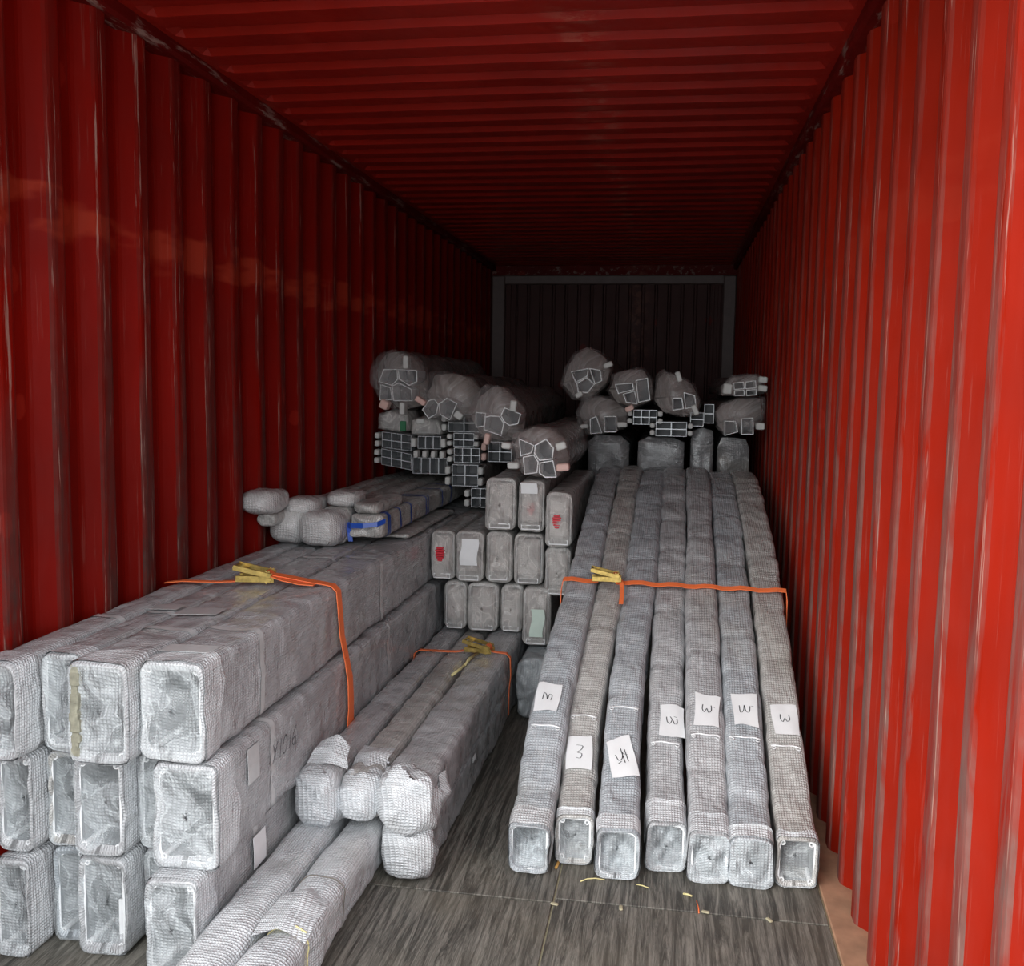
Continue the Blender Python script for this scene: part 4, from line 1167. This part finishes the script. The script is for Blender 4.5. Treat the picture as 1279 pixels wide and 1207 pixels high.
grid_pack('flat two-row ladder-profile pack beneath the middle of the dark pile', 5.55, -1.274, -1.086, 1.112, 1.198, 3, 2, 'l', 307)
grid_pack('greenish ladder-profile pack low behind the perched bagged pack', 5.6, -1.082, -.906, 1.118, 1.236, 2, 2, 'l', 308, tabmat='pink')
grid_pack('lower ladder-profile pack resting behind the blue-taped pack', 5.45, -1.262, -1.040, .985, 1.108, 2, 2, 'lr', 309)
grid_pack('smallest ladder-profile pack, lowest in the dark pile', 5.40, -1.138, -.998, .872, .980, 2, 2, 'l', 310)
grid_pack('bright four-cell ladder pack under the second bagged pack of the right row', 5.95, -.256, -.045, 1.342, 1.430, 3, 2, 'lr', 311)
grid_pack('two wide square cells at the foot of the bulkiest bagged pack', 5.90, -.120, .133, 1.277, 1.362, 2, 2, 'lr', 312)
grid_pack('small two-cell ladder pack right of the bulkiest bagged pack', 5.95, .118, .196, 1.338, 1.420, 1, 2, '', 313)
grid_pack('pale blurred ladder pack between the bulkiest and the right wall packs', 6.00, .200, .258, 1.356, 1.470, 1, 2, '', 314)
p = chamber_pack('crumpled empty-looking bag with a green label, under the tallest bagged pack', 5.66,
 [(-1.744, 1.29), (-1.735, 1.39), (-1.66, 1.41), (-1.56, 1.40), (-1.534, 1.33), (-1.54, 1.28), (-1.64, 1.277)],
 [[(-1.70, 1.30), (-1.63, 1.30), (-1.63, 1.36), (-1.70, 1.36)]], [], 320, GW, film='film_plain')
mb = MB(); mb.box((-1.575, 5.585, 1.285), (-1.540, 5.60, 1.345), 0, .003); mb.build('label_tab', ['green'], p)
chamber_pack('crumpled bag beneath the gap between the two leftmost bagged packs', 5.66,
 [(-1.522, 1.265), (-1.525, 1.35), (-1.45, 1.37), (-1.36, 1.36), (-1.338, 1.30), (-1.345, 1.264)],
 [[(-1.50, 1.275), (-1.42, 1.275), (-1.42, 1.32), (-1.50, 1.32)], [(-1.42, 1.275), (-1.35, 1.275), (-1.35, 1.32), (-1.42, 1.32)]], [(-1.46, 1.345, .05, .03, 0, 'white')], 321, GW, film='film_plain')

# ---------------------------------------------------------------- ratchet straps
def ratchet(parent, loc, rot, s=1.0, tilt=0.0):
    """yellow-zinc ratchet: side plates, spool, toothed wheels, handle, fixed end"""
    T = Matrix.Translation(loc) @ Matrix.Rotation(rot, 4, 'Z') @ Matrix.Rotation(tilt, 4, 'Y') @ Matrix.Scale(s, 4)
    fr = MB()
    for sy in (-1, 1):
        fr.box((-.075, sy * .026 - .0015, 0), (.055, sy * .026 + .0015, .022), 0, .001, T)
    fr.box((-.075, -.026, .001), (-.02, .026, .004), 0, .001, T)
    fr.build('frame', ['gold'], parent)
    sp = MB(); sp.tube(T @ Vector((.03, -.034, .02)), T @ Vector((.03, .034, .02)), .010 * s, 12)
    spo = sp.build('spool', ['gold'], parent, smooth=False)
    wb = MB(); wb.tube(T @ Vector((.03, -.020, .02)), T @ Vector((.03, .020, .02)), .017 * s, 14); wb.build('wound_webbing', ['orange'], spo)
    for sy in (-1, 1):
        g = MB(); vs = []; nt_ = 12
        for yy in (sy * .031 - .0015, sy * .031 + .0015):
            for k in range(nt_ * 2):
                a = k * math.pi / nt_; r = .024 if k % 2 == 0 else .018
                vs.append(T @ Vector((.03 + r * math.cos(a), yy, .02 + r * math.sin(a))))
        m = nt_ * 2
        g.add(vs, [(k, (k + 1) % m, m + (k + 1) % m, m + k) for k in range(m)] + [tuple(range(m - 1, -1, -1)), tuple(range(m, 2 * m))])
        g.build('gear_wheel', ['gold'], spo)
    hd = MB(); TH = T @ Matrix.Translation((.03, 0, .018)) @ Matrix.Rotation(.22, 4, 'Y') @ Matrix.Translation((-.03, 0, 0))
    for sy in (-1, 1):
        hd.box((-.085, sy * .036 - .0015, .0), (.045, sy * .036 + .0015, .018), 0, .001, TH)
    hd.tube(TH @ Vector((-.08, -.038, .010)), TH @ Vector((-.08, .038, .010)), .006 * s, 10)
    hd.box((-.066, -.036, .006), (-.045, .036, .010), 0, .001, TH)
    hd.build('handle', ['gold'], parent)
    bo = MB(); bo.tube(T @ Vector((-.068, -.03, .011)), T @ Vector((-.068, .03, .011)), .005 * s, 8)
    bo.build('bolt', ['gold'], parent)

def strap(label, loc):
    return empty('ratchet_strap', loc, label, 'strap', 'orange ratchet straps')
s1 = strap('thick orange ratchet strap over the left stack, hanging down its aisle side', (-1.40, 3.25, .85))
strip_on_path('webbing', [(-1.765, 3.20, .842), (-1.70, 3.205, .850), (-1.58, 3.21, .851), (-1.48, 3.225, .856), (-1.43, 3.23, .868)], (0, 1, 0), .026, 'orange', s1)
strip_on_path('webbing', [(-1.40, 3.235, .885), (-1.34, 3.25, .876), (-1.26, 3.265, .860), (-1.20, 3.27, .852), (-1.165, 3.272, .846), (-1.146, 3.275, .825), (-1.142, 3.28, .76), (-1.138, 3.29, .66), (-1.126, 3.30, .58), (-1.112, 3.305, .50), (-1.110, 3.31, .42), (-1.112, 3.315, .34), (-1.128, 3.32, .20), (-1.140, 3.32, .06)], (0, 1, 0), .045, 'orange', s1)
strip_on_path('webbing_tail', [(-1.40, 3.225, .888), (-1.33, 3.222, .868), (-1.27, 3.228, .856), (-1.22, 3.24, .852)], (0, 1, 0), .040, 'orange', s1)
strip_on_path('webbing_tail', [(-1.118, 3.275, .58), (-1.105, 3.272, .50), (-1.103, 3.272, .40), (-1.108, 3.27, .33)], (0, 1, 0), .03, 'orange', s1)
ratchet(s1, (-1.425, 3.235, .856), .15, 1.05)
s2 = strap('thin orange ratchet strap round the three centre tubes', (-.86, 4.26, .35))
strip_on_path('webbing', [(-1.125, 4.25, .20), (-1.124, 4.25, .335), (-1.10, 4.25, .352), (-1.0, 4.252, .352), (-.93, 4.255, .353), (-.86, 4.26, .366)], (0, 1, 0), .026, 'orange', s2)
strip_on_path('webbing', [(-.80, 4.262, .366), (-.74, 4.265, .358), (-.70, 4.266, .355), (-.682, 4.27, .335), (-.680, 4.28, .25), (-.688, 4.285, .172), (-.690, 4.29, .06)], (0, 1, 0), .024, 'orange', s2)
ratchet(s2, (-.815, 4.262, .356), -.12, 1.0)
st = MB(); st.path_tube([(-.83, 4.22, .36), (-.845, 4.12, .352), (-.855, 4.0, .350), (-.87, 3.9, .350)], .006)
st.path_tube([(-.82, 4.22, .36), (-.85, 4.15, .354), (-.845, 4.05, .352)], .005)
st.build('frayed_tail', ['straw'], s2, smooth=True)
s3 = strap('orange ratchet strap drawn straight across the seven arched tubes', (-.24, 4.1, .74))
pts = []
for i, px in enumerate(np.linspace(-.428, .494, 26)):
    zt = .742 - .006 * (px + .43) * 1.2
    pts.append((float(px), 4.10, float(zt + .004 * math.sin(px * 44))))
strip_on_path('webbing', [(-.440, 4.10, .60), (-.438, 4.10, .70), (-.432, 4.10, .735)] + [p for p in pts if p[0] < -.26], (0, 1, .45), .026, 'orange', s3)
strip_on_path('webbing', [p for p in pts if p[0] > -.21] + [(.499, 4.10, .70), (.501, 4.10, .58)], (0, 1, .45), .026, 'orange', s3)
strip_on_path('webbing_tail', [(-.185, 4.085, .752), (-.178, 4.05, .728), (-.175, 3.99, .70), (-.176, 3.95, .68)], (1, 0, 0), .018, 'orange', s3)
ratchet(s3, (-.235, 4.08, .748), .05, .95, 0)

# ---------------------------------------------------------------- litter on the floor
def litter(name, label, pts, r, mat, cat='debris'):
    mb = MB(); mb.path_tube(pts, r, 6); o = mb.build(name, [mat], None, smooth=True)
    return tag(o, label, cat)
litter('straw', 'pale yellow straw poking out left of the third arched tube end', [(-.235, 2.95, .003), (-.215, 2.965, .006), (-.19, 2.975, .005), (-.16, 2.975, .003)], .002, 'straw')
litter('straw', 'short yellow straw right of the third arched tube end', [(-.06, 2.965, .003), (-.04, 2.957, .005), (-.02, 2.95, .003)], .0018, 'straw')
litter('cord_scrap', 'orange-brown frayed scrap in the floor joint below the first two arched tubes', [(-.315, 3.09, .004), (-.318, 3.05, .005), (-.322, 3.02, .004)], .005, plain('rusty_straw', (.55, .30, .08), .8, nz=.3))
litter('straw', 'tiny yellow chip on the floor between the fifth and sixth arched tube ends', [(.085, 2.935, .003), (.10, 2.93, .005), (.112, 2.925, .003)], .003, 'straw')
litter('cord_scrap', 'thin red thread on the floor in front of the fifth arched tube', [(.125, 2.90, .003), (.13, 2.86, .003), (.13, 2.83, .003)], .0018, 'orange')
rs = np.random.RandomState(4)
for (x, y, lab) in [(-.30, 2.80, 'pale chip on the floor joint crossing below the first arched tube'), (-.10, 2.815, 'pale flake on the floor joint left of the long board'), (.15, 2.84, 'flat pale flake on the cross joint, middle of the right board'), (.335, 2.83, 'larger pale chip on the cross joint toward the right wall')]:
    mb = MB(); T = Matrix.Translation((x, y, .0035)) @ Matrix.Rotation(rs.uniform(0, 3), 4, 'Z')
    mb.box((-.012, -.005, -.003), (.012, .006, .003), 0, .002, T); tag(mb.build('wood_chip', ['seam']), lab, 'debris', 'chips on the floor joint')

for o in list(bpy.data.objects):
    if o.type == 'EMPTY' and o.parent is None: localise(o)
